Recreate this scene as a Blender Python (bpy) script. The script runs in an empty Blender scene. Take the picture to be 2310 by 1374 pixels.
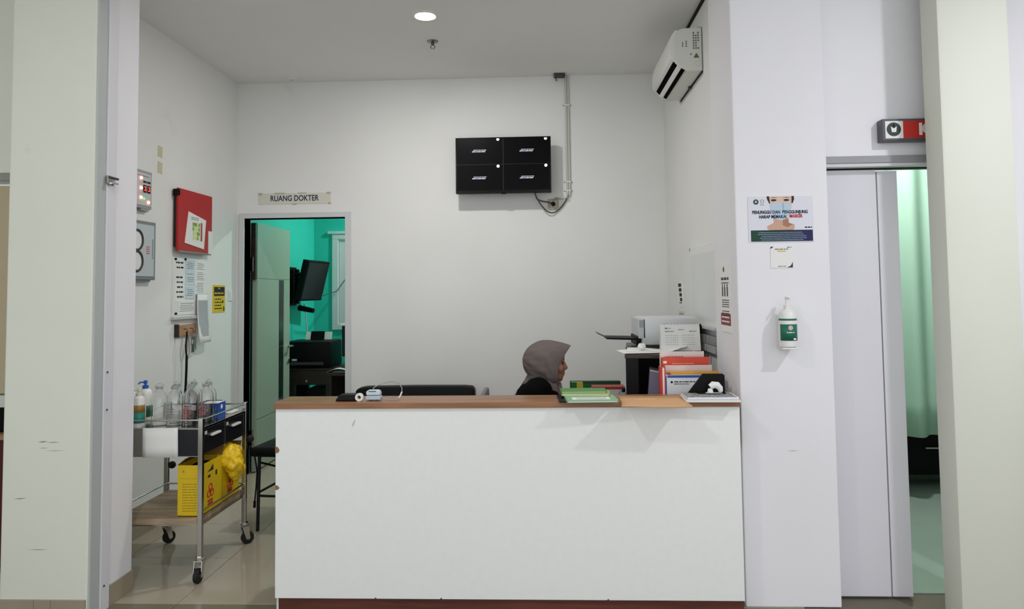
import bpy, bmesh, math, random
from mathutils import Vector, Matrix
random.seed(7)
PI = math.pi
SC = bpy.context.scene
COL = SC.collection

# ------------------------------------------------------------------ camera
F_PX, PITCH, YAW, ROLL, CY = 1620.0, 0.05167, 0.04344, -0.01228, 571.78
CAM_H = 1.5
fw = Vector((-math.sin(YAW)*math.cos(PITCH), math.cos(YAW)*math.cos(PITCH), math.sin(PITCH)))
rt0 = Vector((math.cos(YAW), math.sin(YAW), 0)); up0 = rt0.cross(fw)
rt = rt0*math.cos(ROLL) + up0*math.sin(ROLL)
up = -rt0*math.sin(ROLL) + up0*math.cos(ROLL)
cam_d = bpy.data.cameras.new('camera'); cam = bpy.data.objects.new('camera', cam_d); COL.objects.link(cam)
cam.matrix_world = Matrix(((rt.x, up.x, -fw.x, 0), (rt.y, up.y, -fw.y, 0), (rt.z, up.z, -fw.z, CAM_H), (0, 0, 0, 1)))
cam_d.sensor_fit = 'HORIZONTAL'; cam_d.sensor_width = 36.0
cam_d.lens = F_PX*36.0/2310.0
cam_d.shift_y = -(687.0-CY)/2310.0
cam_d.clip_start = 0.05
SC.camera = cam

def at(px, py, X=None, Y=None, Z=None):
    """point of a real plane seen at a pixel of the 2310x1374 frame"""
    d = rt*((px-1155.0)/F_PX) + up*(-(py-CY)/F_PX) + fw
    o = Vector((0, 0, CAM_H))
    t = X/d.x if X is not None else (Y/d.y if Y is not None else (Z-CAM_H)/d.z)
    return o + d*t

# ------------------------------------------------------------------ world, exposure
w = bpy.data.worlds.new('world'); SC.world = w; w.use_nodes = True
w.node_tree.nodes['Background'].inputs[0].default_value = (0.93, 0.965, 1, 1)
w.node_tree.nodes['Background'].inputs[1].default_value = 1.3
SC.view_settings.view_transform = 'Standard'; SC.view_settings.look = 'None'
SC.view_settings.gamma = 1.0; SC.view_settings.use_curve_mapping = False
SC.view_settings.exposure = 0.08
# lamp strengths (W): downlights by place; the lamps themselves are built below
LAMPS = [  # x, y, watts, colour, radius
    (-0.73, 4.47, 20.5, (1.0, 0.985, 0.96), 0.062),     # alcove
    (2.55, 1.8, 35, (0.93, 0.93, 1.0), 0.062),      # hall, right
    (-1.3, 1.5, 18, (1.0, 1.0, 0.98), 0.062),       # hall, left
    (0.4, -0.8, 16, (1.0, 1.0, 0.98), 0.062),        # hall, behind
]
DOCTOR_W, WARD_W = 31, 30

# ------------------------------------------------------------------ materials
def lin(c):
    if isinstance(c, str):
        c = [int(c[i:i+2], 16)/255 for i in (0, 2, 4)]
    return tuple((v/12.92 if v <= 0.04045 else ((v+0.055)/1.055)**2.4) for v in c)
MATS = {}
def mat(name, col, rough=0.5, metal=0.0, var=0.0, scale=8.0, bump=0.0, bscale=120.0, trans=0.0, ior=1.45, emit=0.0, spec=0.5, stain=None, coat=0.0, stretch=None, alpha=1.0, world=False):
    if name in MATS: return MATS[name]
    m = bpy.data.materials.new(name); m.use_nodes = True
    nt = m.node_tree; b = nt.nodes['Principled BSDF']; c = lin(col)
    b.inputs['Base Color'].default_value = (*c, 1); b.inputs['Roughness'].default_value = rough
    b.inputs['Metallic'].default_value = metal; b.inputs['IOR'].default_value = ior
    b.inputs['Transmission Weight'].default_value = trans
    b.inputs['Specular IOR Level'].default_value = spec; b.inputs['Coat Weight'].default_value = coat
    if emit:
        b.inputs['Emission Color'].default_value = (*c, 1); b.inputs['Emission Strength'].default_value = emit
    tc = None
    def coords():
        if world: return nt.nodes.new('ShaderNodeNewGeometry').outputs['Position']
        t = nt.nodes.new('ShaderNodeTexCoord')
        if stretch:
            mp = nt.nodes.new('ShaderNodeMapping'); mp.inputs['Scale'].default_value = stretch
            nt.links.new(t.outputs['Object'], mp.inputs['Vector']); return mp.outputs['Vector']
        return t.outputs['Object']
    if var:
        tc = coords()
        n = nt.nodes.new('ShaderNodeTexNoise'); n.inputs['Scale'].default_value = scale; n.inputs['Detail'].default_value = 5
        nt.links.new(tc, n.inputs['Vector'])
        r = nt.nodes.new('ShaderNodeMapRange'); r.inputs[1].default_value = 0.3; r.inputs[2].default_value = 0.7
        r.inputs[3].default_value = 1-var; r.inputs[4].default_value = 1+var
        nt.links.new(n.outputs['Fac'], r.inputs[0])
        mx = nt.nodes.new('ShaderNodeVectorMath'); mx.operation = 'SCALE'; mx.inputs[0].default_value = c
        nt.links.new(r.outputs[0], mx.inputs['Scale'])
        last = mx.outputs[0]
        if stain:
            n2 = nt.nodes.new('ShaderNodeTexNoise'); n2.inputs['Scale'].default_value = stain[1]; n2.inputs['Detail'].default_value = 9; n2.inputs['Roughness'].default_value = 0.62
            nt.links.new(tc, n2.inputs['Vector'])
            r2 = nt.nodes.new('ShaderNodeMapRange'); r2.inputs[1].default_value = stain[2]; r2.inputs[2].default_value = stain[2]+0.16
            r2.inputs[3].default_value = 0; r2.inputs[4].default_value = stain[3]
            nt.links.new(n2.outputs['Fac'], r2.inputs[0])
            mm = nt.nodes.new('ShaderNodeMix'); mm.data_type = 'RGBA'
            nt.links.new(r2.outputs[0], mm.inputs['Factor']); nt.links.new(last, mm.inputs[6])
            mm.inputs[7].default_value = (*lin(stain[0]), 1); last = mm.outputs[2]
        nt.links.new(last, b.inputs['Base Color'])
    if bump:
        tc = tc or coords()
        n = nt.nodes.new('ShaderNodeTexNoise'); n.inputs['Scale'].default_value = bscale; n.inputs['Detail'].default_value = 3
        nt.links.new(tc, n.inputs['Vector'])
        bp = nt.nodes.new('ShaderNodeBump'); bp.inputs['Strength'].default_value = bump; bp.inputs['Distance'].default_value = 0.002
        nt.links.new(n.outputs['Fac'], bp.inputs['Height']); nt.links.new(bp.outputs[0], b.inputs['Normal'])
    MATS[name] = m
    return m
def wood(name, dark, light, rough=0.4, scale=(1, 14, 14), fac=3.0):
    m = bpy.data.materials.new(name); m.use_nodes = True; nt = m.node_tree; b = nt.nodes['Principled BSDF']
    t = nt.nodes.new('ShaderNodeTexCoord'); mp = nt.nodes.new('ShaderNodeMapping'); mp.inputs['Scale'].default_value = scale
    n = nt.nodes.new('ShaderNodeTexNoise'); n.inputs['Scale'].default_value = fac; n.inputs['Detail'].default_value = 7; n.inputs['Distortion'].default_value = 0.6
    r = nt.nodes.new('ShaderNodeValToRGB'); r.color_ramp.elements[0].position = 0.3; r.color_ramp.elements[1].position = 0.72
    r.color_ramp.elements[0].color = (*lin(dark), 1); r.color_ramp.elements[1].color = (*lin(light), 1)
    nt.links.new(t.outputs['Object'], mp.inputs['Vector']); nt.links.new(mp.outputs[0], n.inputs['Vector']); nt.links.new(n.outputs['Fac'], r.inputs[0]); nt.links.new(r.outputs[0], b.inputs['Base Color'])
    b.inputs['Roughness'].default_value = rough; MATS[name] = m
    return m
W_WALL = mat('white_wall_paint', 'E6E6E4', 0.75, var=0.025, scale=1.4, bump=0.08, bscale=60, stain=('B9B2A6', 1.7, 0.66, 0.35))
W_COLUMN = mat('cool_white_paint', 'E8E7EB', 0.7, var=0.02, scale=1.6, bump=0.08, bscale=60, stain=('B7B0A8', 2.2, 0.68, 0.4))
W_PILLAR = mat('cream_pillar_paint', 'DCDED1', 0.65, var=0.025, scale=1.3, bump=0.1, bscale=50, stain=('9D9C93', 2.6, 0.665, 0.45))
W_CEIL = mat('ceiling_paint', 'EDEDE9', 0.85, var=0.02, scale=1.0)
W_TEAL = mat('teal_wall_paint', '2DC0AE', 0.6, var=0.04, scale=2.0)
W_WARD = mat('ward_wall_paint', 'BFD6C4', 0.6, var=0.02)
TILE = mat('beige_floor_tile', 'A89E8C', 0.12, var=0.04, scale=2.5, world=True)
TILE_D = mat('grey_brown_hall_tile', '77705F', 0.2, var=0.05, scale=2.5, world=True)
GROUT = mat('tile_grout', '6E675A', 0.8)
SKIRT = mat('skirting_tile', '9B917E', 0.25, var=0.05, scale=6)
VINYL = mat('green_grey_vinyl_floor', '9CA99E', 0.12, var=0.04, scale=3)
LAMW = mat('white_laminate', 'EEEFED', 0.42, var=0.012, scale=30, bump=0.05, bscale=180)
OAK = wood('brown_laminate', '7C5233', 'A1714A', 0.35, (1.2, 16, 16), 2.5)
PLINTH = wood('dark_red_brown_plinth', '4A2418', '6B3828', 0.5)
DARKW = wood('dark_walnut', '1C1210', '33211B', 0.35)
PALEW = wood('worn_plywood', '8E7A63', 'B9A386', 0.6, (1.5, 8, 8), 3)
BLACK = mat('black_plastic', '090909', 0.5, spec=0.18)
BLACKG = mat('glossy_black', '040405', 0.2, spec=0.2)
BLACKF = mat('black_vinyl', '08090A', 0.5, bump=0.2, bscale=200, spec=0.2)
BLACKC = mat('black_cloth', '060606', 0.95, spec=0.1)
STEEL = mat('stainless_steel', 'C4C2BC', 0.16, 1.0)
STEELB = mat('brushed_steel', 'A9A7A0', 0.32, 1.0, var=0.03, scale=40, stretch=(1, 20, 1))
CHROME = mat('chrome', 'E0E0E0', 0.07, 1.0)
RUBBER = mat('black_rubber', '141414', 0.7)
WPLAS = mat('white_plastic', 'E6E6E2', 0.35)
IVORY = mat('ivory_plastic', 'CFC9B4', 0.45)
GREYM = mat('grey_painted_metal', '9B9B9B', 0.4)
LGREY = mat('light_grey_panel', 'C2C3C4', 0.45)
DGREY = mat('dark_grey', '3A3A3C', 0.5)
PAPER = mat('white_paper', 'E9E9E6', 0.85, var=0.01, scale=20)
PAPERB = mat('bluish_paper', 'CBD8E0', 0.85)
INK = mat('black_ink', '1B1B20', 0.8)
INKG = mat('grey_ink', '7C7C80', 0.8)
NAVY = mat('navy_ink', '1C2348', 0.7)
RED = mat('red_board', 'B3191F', 0.55, var=0.03, scale=10)
REDINK = mat('red_ink', 'C22A2E', 0.7)
YELLOW = mat('yellow_card', 'DDBB12', 0.5, var=0.03, scale=8)
YELP = mat('yellow_plastic_bag', 'E9C21C', 0.3, var=0.05, scale=10)
BLUE = mat('blue_print', '1F4FA8', 0.5)
GREEN = mat('green_folder', '4F8A40', 0.5)
GREEND = mat('dark_green_binder', '1F6A2C', 0.45)
GREENP = mat('pale_green_folder', '86B487', 0.45)
TEALP = mat('teal_label', '2B8F7F', 0.5)
ORANGE = mat('manila_envelope', 'CFA276', 0.75, var=0.03, scale=10)
GLASS = mat('clear_plastic', 'FFFFFF', 0.02, trans=1.0, ior=1.33)
WOODL = wood('light_wood', '9B6F4E', 'C79B74', 0.5)
SKIN = mat('skin', '8E6250', 0.55, var=0.03, scale=20)
HIJAB = mat('grey_brown_scarf', '6B625F', 0.95, var=0.04, scale=40, bump=0.15, bscale=300, spec=0.15)
CURT = mat('mint_curtain', 'A9C6B4', 0.85)
DOORG = mat('grey_green_door', '95A090', 0.4, var=0.015)
FRAMEW = mat('white_door_frame', 'CFD1D2', 0.4)
GLOW = mat('lamp_diffuser', 'FFFDF6', 0.4, emit=40)

# ------------------------------------------------------------------ mesh helpers
class MB:
    def __init__(s): s.v = []; s.f = []
    def add(s, vs, fs, M=None):
        o = len(s.v)
        s.v += [tuple(M @ Vector(p)) if M else tuple(p) for p in vs]
        s.f += [tuple(i+o for i in f) for f in fs]; return s
    def box(s, x0, x1, y0, y1, z0, z1, M=None):
        v = [(x, y, z) for z in (z0, z1) for y in (y0, y1) for x in (x0, x1)]
        return s.add(v, [(0, 2, 3, 1), (4, 5, 7, 6), (0, 1, 5, 4), (2, 6, 7, 3), (0, 4, 6, 2), (1, 3, 7, 5)], M)
    def rect(s, x0, x1, z0, z1, y):                        # print: a thin flat rectangle facing -y
        return s.box(x0, x1, y-0.0004, y, z0, z1)
    def prism(s, pts, y0, y1, M=None):                     # outline in x,z pushed from y0 to y1
        n = len(pts); v = [(x, y0, z) for x, z in pts] + [(x, y1, z) for x, z in pts]
        a = sum(pts[i][0]*pts[(i+1) % n][1]-pts[(i+1) % n][0]*pts[i][1] for i in range(n))
        f = [tuple(range(n)), tuple(range(2*n-1, n-1, -1))] + [(i, i+n, (i+1) % n+n, (i+1) % n) for i in range(n)]
        if a < 0: f = [t[::-1] for t in f]
        return s.add(v, f, M)
    def lathe(s, prof, n=20, c=(0, 0, 0), M=None):         # (r,z) rings about z; closed with caps
        v = []; f = []
        for r, z in prof:
            for k in range(n):
                a = 2*PI*k/n; v.append((c[0]+r*math.cos(a), c[1]+r*math.sin(a), c[2]+z))
        for i in range(len(prof)-1):
            for k in range(n):
                f.append((i*n+k, i*n+(k+1) % n, (i+1)*n+(k+1) % n, (i+1)*n+k))
        f.append(tuple(range(n-1, -1, -1))); b = (len(prof)-1)*n; f.append(tuple(range(b, b+n)))
        return s.add(v, f, M)
    def cyl(s, p, q, r, r2=None, n=14):
        p = Vector(p); q = Vector(q); d = q-p; L = d.length
        M = Matrix.Translation(p) @ d.to_track_quat('Z', 'Y').to_matrix().to_4x4()
        return s.lathe([(r, 0), (r if r2 is None else r2, L)], n, M=M)
    def tube(s, pts, r, n=8, close=False):
        pts = [Vector(p) for p in pts]; m = len(pts); v = []; f = []
        prev = None
        for i, p in enumerate(pts):
            d = (pts[(i+1) % m]-pts[i-1]) if (close or 0 < i < m-1) else (pts[1]-pts[0] if i == 0 else pts[-1]-pts[-2])
            d.normalize()
            if prev is None: prev = d.orthogonal().normalized()
            prev = (prev-d*prev.dot(d)).normalized(); b = d.cross(prev)
            rr = r[i] if isinstance(r, (list, tuple)) else r
            for k in range(n):
                a = 2*PI*k/n; v.append(tuple(p+prev*(rr*math.cos(a))+b*(rr*math.sin(a))))
        for i in range(m if close else m-1):
            j = (i+1) % m
            for k in range(n): f.append((i*n+k, i*n+(k+1) % n, j*n+(k+1) % n, j*n+k))
        if not close: f.append(tuple(range(n-1, -1, -1))); f.append(tuple(range((m-1)*n, m*n)))
        return s.add(v, f)
    def sphere(s, c, r, n=14, sc=(1, 1, 1), M=None):
        prof = [(max(1e-4, math.sin(PI*i/n)), -math.cos(PI*i/n)) for i in range(n+1)]
        T = Matrix.Translation(Vector(c)) @ Matrix.Diagonal((r*sc[0], r*sc[1], r*sc[2], 1))
        return s.lathe(prof, n+4, M=(M @ T) if M else T)
    def caps(s, p, q, r0, r1, n=12):                       # tapered capsule
        s.cyl(p, q, r0, r1, n); s.sphere(p, r0, n); return s.sphere(q, r1, n)
    def grid(s, P, closeu=False):                          # P[i][j] points, open sheet
        nu, nv = len(P), len(P[0]); v = [tuple(p) for row in P for p in row]; f = []
        for i in range(nu-1):
            for j in range(nv if closeu else nv-1):
                k = (j+1) % nv; f.append((i*nv+j, i*nv+k, (i+1)*nv+k, (i+1)*nv+j))
        return s.add(v, f)
    def mesh(s, name, bevel=0, angle=0.7, seg=2):
        me = bpy.data.meshes.new(name)
        me.from_pydata(s.v, [], s.f)
        if bevel and bevel < .009 and angle == .7: angle = .3
        bm = bmesh.new(); bm.from_mesh(me)
        bmesh.ops.recalc_face_normals(bm, faces=bm.faces)
        if bevel:
            es = [e for e in bm.edges if len(e.link_faces) == 2 and e.calc_face_angle(0) > 0.5]
            bmesh.ops.bevel(bm, geom=es, offset=bevel, segments=seg, affect='EDGES', clamp_overlap=True, profile=0.5)
        bm.to_mesh(me); bm.free()
        me.polygons.foreach_set('use_smooth', [True]*len(me.polygons)); me.set_sharp_from_angle(angle=angle)
        return me
    def build(s, name, m, parent=None, bevel=0, angle=0.7, loc=None, rotz=0, seg=2, label=None):
        o = bpy.data.objects.new(name, s.mesh(name, bevel, angle, seg)); COL.objects.link(o)
        o.data.materials.append(m)
        if parent: o.parent = parent
        if loc is not None: o.location = loc
        if rotz: o.rotation_euler = (0, 0, rotz)
        if label: o['label'] = label
        return o
def tag(o, label, cat, group=None, kind=None):
    o['label'] = label; o['category'] = cat
    if group: o['group'] = group
    if kind: o['kind'] = kind
    return o
def thing(name, label, cat, loc=(0, 0, 0), rotz=0, group=None, kind=None):
    o = bpy.data.objects.new(name, None); COL.objects.link(o); o.empty_display_size = 0.05
    o.location = loc; o.rotation_euler = (0, 0, rotz)
    return tag(o, label, cat, group, kind)
def struct(name, mb, m, label, cat, bevel=0):
    return tag(mb.build(name, m, None, bevel), label, cat, kind='structure')
def B(*a): return MB().box(*a)
def copy_tree(o, parent=None, label=None):
    c = o.copy(); COL.objects.link(c)
    if parent: c.parent = parent
    if label: c['label'] = label
    for ch in [x for x in o.children]: copy_tree(ch, c)
    return c
def evaluated(o):
    dg = bpy.context.evaluated_depsgraph_get(); dg.update()
    return bpy.data.meshes.new_from_object(o.evaluated_get(dg))
def text(s, size, m, parent, x, z, y, align='CENTER', bold=0.0, name='lettering', sx=1.0, shear=0.0):
    cu = bpy.data.curves.new('lettering', 'FONT'); cu.body = s; cu.size = size; cu.align_x = align; cu.align_y = 'CENTER'
    cu.offset = bold; cu.extrude = 0.0003; cu.resolution_u = 3; cu.shear = shear
    t = bpy.data.objects.new('lettering', cu); COL.objects.link(t)
    me = evaluated(t); bpy.data.objects.remove(t); bpy.data.curves.remove(cu)
    for v in me.vertices: v.co = Vector((x+v.co.x*sx, y-0.0003+v.co.z*-1, z+v.co.y))
    o = bpy.data.objects.new(name, me); COL.objects.link(o); me.materials.clear(); me.materials.append(m); o.parent = parent
    return o
def dashes(mb, x0, x1, z, h, y, gap=0.25, rnd=random):     # a line of tiny print
    x = x0
    while x < x1:
        l = min(rnd.uniform(1.2, 4.5)*h, x1-x); mb.rect(x, x+l, z, z+h, y); x += l+h*rnd.uniform(.4, .8)
def disc(mb, x, z, r, y, n=20): return mb.prism([(x+r*math.cos(2*PI*k/n), z+r*math.sin(2*PI*k/n)) for k in range(n)], y-0.0004, y)

# ------------------------------------------------------------------ setting: planes
YB, XL, XR, ZC = 5.85, -2.54, 1.0, 3.262        # back wall, left wall, right wall, ceiling
YH = 3.495                                       # threshold between hall and alcove
# floor slab with tiles
slab = struct('floor', B(-4.6, 5.2, -1.2, 8.4, -0.06, -0.004), GROUT, 'beige tiled floor of the nurse station and hall', 'floor')
def tiles(x0, x1, y0, y1, ox, oy, m, s=0.6, g=0.0015):
    me = B(g, s-g, g, s-g, -0.006, 0).mesh('tile', 0.0008); me.materials.append(m)
    i0, i1 = math.floor((x0-ox)/s), math.ceil((x1-ox)/s); j0, j1 = math.floor((y0-oy)/s+1e-6), math.ceil((y1-oy)/s-1e-6)
    for i in range(i0, i1):
        for j in range(j0, j1):
            o = bpy.data.objects.new('tile', me); COL.objects.link(o); o.parent = slab; o.location = (ox+i*s, oy+j*s, 0)
tiles(-2.95, 0.9, YH, 5.8, -1.80, YH, TILE)
tiles(-3.0, 3.0, 1.1, YH, -1.80, YH, TILE_D)
tiles(-2.95, -1.0, 5.895, 8.2, -1.80, YH, TILE)
struct('floor_ward', B(1.40, 4.6, 3.67, 6.9, -0.003, 0.001), VINYL, 'glossy grey green floor of the ward behind the sliding door', 'floor')
struct('ceiling', B(-4.6, 5.2, -1.2, YB+0.12, ZC, ZC+0.1), W_CEIL, 'flat white plaster ceiling', 'ceiling')
# alcove walls
struct('wall_left', B(XL-0.12, XL, 3.66, YB, 0, ZC), W_WALL, 'white wall on the left carrying the red board and alarm panels', 'wall')
wb = MB(); wb.box(XL-0.12, -2.477, YB, YB+0.12, 0, ZC); wb.box(-2.477, -1.63, YB, YB+0.12, 2.125, ZC); wb.box(-1.63, XR+0.12, YB, YB+0.12, 0, ZC)
struct('wall_back', wb, W_WALL, 'white back wall with the television and the doorway', 'wall')
struct('wall_right', B(XR, XR+0.12, 3.95, YB, 0, ZC), W_WALL, 'white right wall behind the whiteboard and air conditioner', 'wall')
struct('wall_column_right', B(0.93, 1.372, 3.5, 3.95, 0, ZC), W_COLUMN, 'white square column carrying the mask poster and hand sanitizer', 'column', 0.006)
struct('wall_pier_left', B(-2.545, -2.125, 3.452, 3.66, 0, ZC), W_COLUMN, 'white pier between the cream left pillar and the left wall', 'pier', 0.004)
struct('wall_pillar_left', B(-2.545, -2.125, 3.3, 3.452, 0, ZC), W_PILLAR, 'cream pillar at the left edge with scuff marks', 'pillar', 0.008)
PRX = at(2101, 700, Y=3.45).x; PRW = at(2303, 600, Y=3.3).x-PRX
struct('wall_pillar_right', B(PRX, PRX+PRW, 3.3, 3.45, 0, ZC), W_PILLAR, 'cream pillar at the right edge in front of the sliding door', 'pillar', 0.015)
SCF = mat('dark_scuff', '9A9991', .8); PLO = bpy.data.objects['wall_pillar_left']
for px0, px1, py, th in ((85, 108, 997, .004), (104, 136, 998, .0025), (86, 110, 1011, .0018), (100, 148, 1017, .0015), (30, 60, 1125, .003), (60, 110, 1240, .002)):
    a_ = at(px0, py, Y=3.3); c_ = at(px1, py, Y=3.3)
    MB().prism([(a_.x, a_.z), ((a_.x+c_.x)/2, a_.z-th), (c_.x, a_.z+th*.4), ((a_.x*.4+c_.x*.6), a_.z+th)], 3.2996, 3.3005).build('scuff', SCF, PLO)
a_ = at(1775, 1017, Y=3.5); MB().prism([(a_.x, a_.z), (a_.x+.03, a_.z-.002), (a_.x+.055, a_.z+.002), (a_.x+.03, a_.z+.001)], 3.4996, 3.5005).build('scuff', SCF, bpy.data.objects['wall_column_right'])
# walls in line with the hall openings
wr = MB(); wr.box(1.372, 2.2, 3.56, 3.68, 2.135, ZC); wr.box(2.2, 5.2, 3.56, 3.68, 0, ZC)
struct('wall_front_right', wr, W_COLUMN, 'white wall above and beside the sliding door', 'wall')
wl = MB(); wl.box(-3.55, -2.545, 3.6, 3.72, 2.145, ZC); wl.box(-4.6, -3.55, 3.6, 3.72, 0, ZC)
struct('wall_front_left', wl, W_PILLAR, 'cream wall above the door left of the pillar', 'wall')
# hall behind the camera
struct('wall_hall_left', B(-4.7, -4.6, -1.2, 3.72, 0, ZC), W_WALL, 'hall wall out of view on the left', 'wall')
struct('wall_hall_right', B(5.2, 5.3, -1.2, 3.68, 0, ZC), W_WALL, 'hall wall out of view on the right', 'wall')
# skirting tiles
def skirt(name, parts, label):
    r = thing(name, label, 'baseboard', kind='structure')
    for a in parts: B(*a).build('tile', SKIRT, r, 0.001)
    return r
x1 = at(113, 1355, Y=3.29).x; x0 = at(75, 1355, Y=3.29).x
skirt('baseboard_pillar_left', [(x1+.001, -2.13, 3.29, 3.3, 0, .1), (x0+.001, x1-.001, 3.29, 3.3, 0, .1), (-2.545, x0-.001, 3.29, 3.3, 0, .1), (-2.125, -2.115, 3.455, 3.66, 0, .1)], 'beige tile skirting around the foot of the left pillar')
skirt('baseboard_left', [(XL, XL+.01, y, min(y+.598, YB-0.02), 0, .1) for y in (3.66, 4.26, 4.86, 5.46)], 'beige tile skirting along the left wall')
skirt('baseboard_back', [(x, min(x+.598, XR), YB-.01, YB, 0, .1) for x in (-1.575, -.975, -.375, .225, .825)], 'beige tile skirting along the back wall')
# steel channel and hasp on the pillar's side
tr = thing('trim_1', 'pale steel gate channel running up the side of the left pillar', 'trim', kind='structure')
B(-2.125, -2.117, 3.305, 3.375, 0.0, ZC).build('channel', GREYM if False else mat('pale_grey_steel', 'B4B9B9', 0.4), tr, 0.002)
B(-2.125, -2.112, 3.38, 3.45, 0.0, ZC).build('channel', mat('white_painted_steel', 'DADAE0', 0.4), tr, 0.003)
for z in (1.13, 0.95, 0.12):
    MB().cyl((-2.112, 3.405, z), (-2.109, 3.405, z), 0.005).build('screw', DGREY, tr)
hs = thing('gate_latch', 'small metal gate latch on the left pillar channel', 'latch', at(240, 405, X=-2.112))
B(0, 0.012, -.005, 0.03, -.02, .02).build('plate', STEELB, hs, 0.002)
MB().cyl((.012, .0, .012), (.012, .075, .012), 0.006).build('bolt', DGREY, hs)
MB().cyl((.012, .0, -.012), (.012, .075, -.012), 0.004).build('bolt', STEEL, hs)
MB().sphere((.018, .01, -.018), .014).build('knob', STEEL, hs)
# dark joint where the ceiling meets the wall above the air conditioner
struct('trim_2', B(XR-0.012, XR, 4.2, 4.86, ZC-0.02, ZC), mat('dark_joint', '15130F', 0.9), 'dark open joint between ceiling and wall above the air conditioner', 'trim')

# ------------------------------------------------------------------ doorway to the doctor's room
fr = thing('trim_3', 'white frame of the doorway to the doctor room', 'door frame', kind='structure')
B(-2.519, -2.477, YB-.014, YB+.125, 0, 2.167).build('jamb', FRAMEW, fr, 0.002)
B(-1.63, -1.582, YB-.014, YB+.125, 0, 2.167).build('jamb', FRAMEW, fr, 0.002)
B(-2.477, -1.63, YB-.014, YB+.125, 2.125, 2.167).build('head', FRAMEW, fr, 0.002)
d1 = thing('door_1', 'grey green panelled door standing open into the doctor room', 'door', (-2.47, YB+0.13, 0), kind='structure')
# leaf runs along +y, its room face towards +x
XF = 0.035
B(0, XF, 0.02, 0.82, 0.01, 2.105).build('leaf', DOORG, d1, 0.002)
PD = mat('pale_green_door_panel', '9EA998', 0.35, var=0.01)
B(XF, XF+.004, 0.03, 0.81, 1.63, 2.10).build('panel', PD, d1, 0.0015)
B(XF, XF+.004, 0.03, 0.53, 0.44, 1.622).build('panel', PD, d1, 0.0015)
B(XF, XF+.004, 0.03, 0.53, 0.02, 0.43).build('panel', PD, d1, 0.0015)
B(XF, XF+.004, 0.66, 0.81, 0.02, 1.622).build('panel', PD, d1, 0.0015)
B(XF, XF+.002, 0.54, 0.65, 0.02, 1.622).build('inlay', mat('dark_marbled_strip', '23302A', 0.2, var=0.5, scale=14), d1)
B(-.002, XF+.004, -.012, 0.018, 1.62, 2.10).build('hinge_strip', DARKW, d1)
for z in (1.75, 0.3):
    B(-.003, .02, -.02, .02, z-.06, z+.06).build('hinge', STEEL, d1, 0.001)
h = MB(); h.cyl((XF, .77, 1.0), (XF+.055, .77, 1.0), .011); h.cyl((XF+.05, .77, 1.0), (XF+.05, .66, 1.0), .009)
hd = h.build('handle', STEELB, d1)
MB().cyl((XF, .77, .86), (XF+.015, .77, .86), .022).build('lock', STEELB, d1)
# doctor room shell
DX0, DX1, DY1 = -2.62, -0.6, 8.1
struct('wall_doctor_left', B(DX0-.1, DX0, YB+.12, DY1, 0, 2.9), W_TEAL, 'turquoise side wall of the doctor room', 'wall')
WX0, WX1, WZ0, WZ1 = at(750, 530, Y=DY1).x, at(750, 530, Y=DY1).x+1.0, 1.08, 2.17
wd = MB(); wd.box(DX0-.1, WX0, DY1, DY1+.12, 0, 2.9); wd.box(WX0, WX1, DY1, DY1+.12, 0, WZ0); wd.box(WX0, WX1, DY1, DY1+.12, WZ1, 2.9); wd.box(WX1, DX1, DY1, DY1+.12, 0, 2.9)
struct('wall_doctor_back', wd, W_TEAL, 'turquoise far wall of the doctor room with the window', 'wall')
struct('wall_doctor_right', B(DX1, DX1+.1, YB+.12, DY1+.12, 0, 2.9), W_TEAL, 'turquoise right wall of the doctor room', 'wall')
struct('ceiling_doctor', B(DX0-.1, DX1+.1, YB+.12, DY1+.12, 2.9, 3.0), W_CEIL, 'ceiling of the doctor room', 'ceiling')
wn = thing('window_1', 'white framed window in the turquoise far wall', 'window', (WX0, DY1, WZ0), kind='structure')
ww, wh = WX1-WX0, WZ1-WZ0
fm = MB(); fm.box(0, ww, -.02, .08, 0, .06); fm.box(0, ww, -.02, .08, wh-.06, wh); fm.box(0, .07, -.02, .08, .06, wh-.06); fm.box(ww-.07, ww, -.02, .08, .06, wh-.06)
fm.build('frame', FRAMEW, wn, .003)
for a in (0.08, .5):
    s = MB(); c = a+.4; s.box(a, c, 0, .05, .065, .1); s.box(a, c, 0, .05, wh-.1, wh-.065); s.box(a, a+.1, 0, .05, .1, wh-.1); s.box(c-.05, c, 0, .05, .1, wh-.1)
    sh = s.build('sash', FRAMEW, wn, .002)
    B(a+.1, c-.05, .02, .028, .1, wh-.1).build('pane', mat('dark_window_glass', '0B1210', 0.05), sh)
B(-.05, ww+.05, -.03, 0, wh+.0, wh+.03).build('ledge', FRAMEW, wn, .002)

# ------------------------------------------------------------------ sliding door on the right, ward behind
d2 = thing('door_2', 'white two-panel sliding door standing half open beside the column', 'door', kind='structure')
xs = at(1995, 870, Y=3.6).x; xe = at(2042, 870, Y=3.6).x
DW = mat('off_white_door', 'D6D4DB', 0.42, var=0.012, scale=3)
B(1.36, xs-.003, 3.60, 3.64, 0.012, 2.075).build('leaf', DW, d2, 0.002)
B(xs+.003, xe, 3.60, 3.64, 0.012, 2.068).build('leaf', DW, d2, 0.002)
B(xe-.002, xe+.006, 3.615, 3.63, 0.93, 1.0).build('latch', STEELB, d2)
t4 = thing('trim_4', 'grey and white head frame over the sliding door', 'door frame', kind='structure')
B(1.372, 2.2, 3.545, 3.68, 2.10, 2.135).build('band', mat('grey_frame_band', '9A999D', 0.4), t4, .002)
B(1.372, 2.2, 3.55, 3.68, 2.083, 2.10).build('lip', FRAMEW, t4, .002)
B(1.372, 2.2, 3.60, 3.64, 2.078, 2.083).build('track', BLACK, t4)
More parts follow.
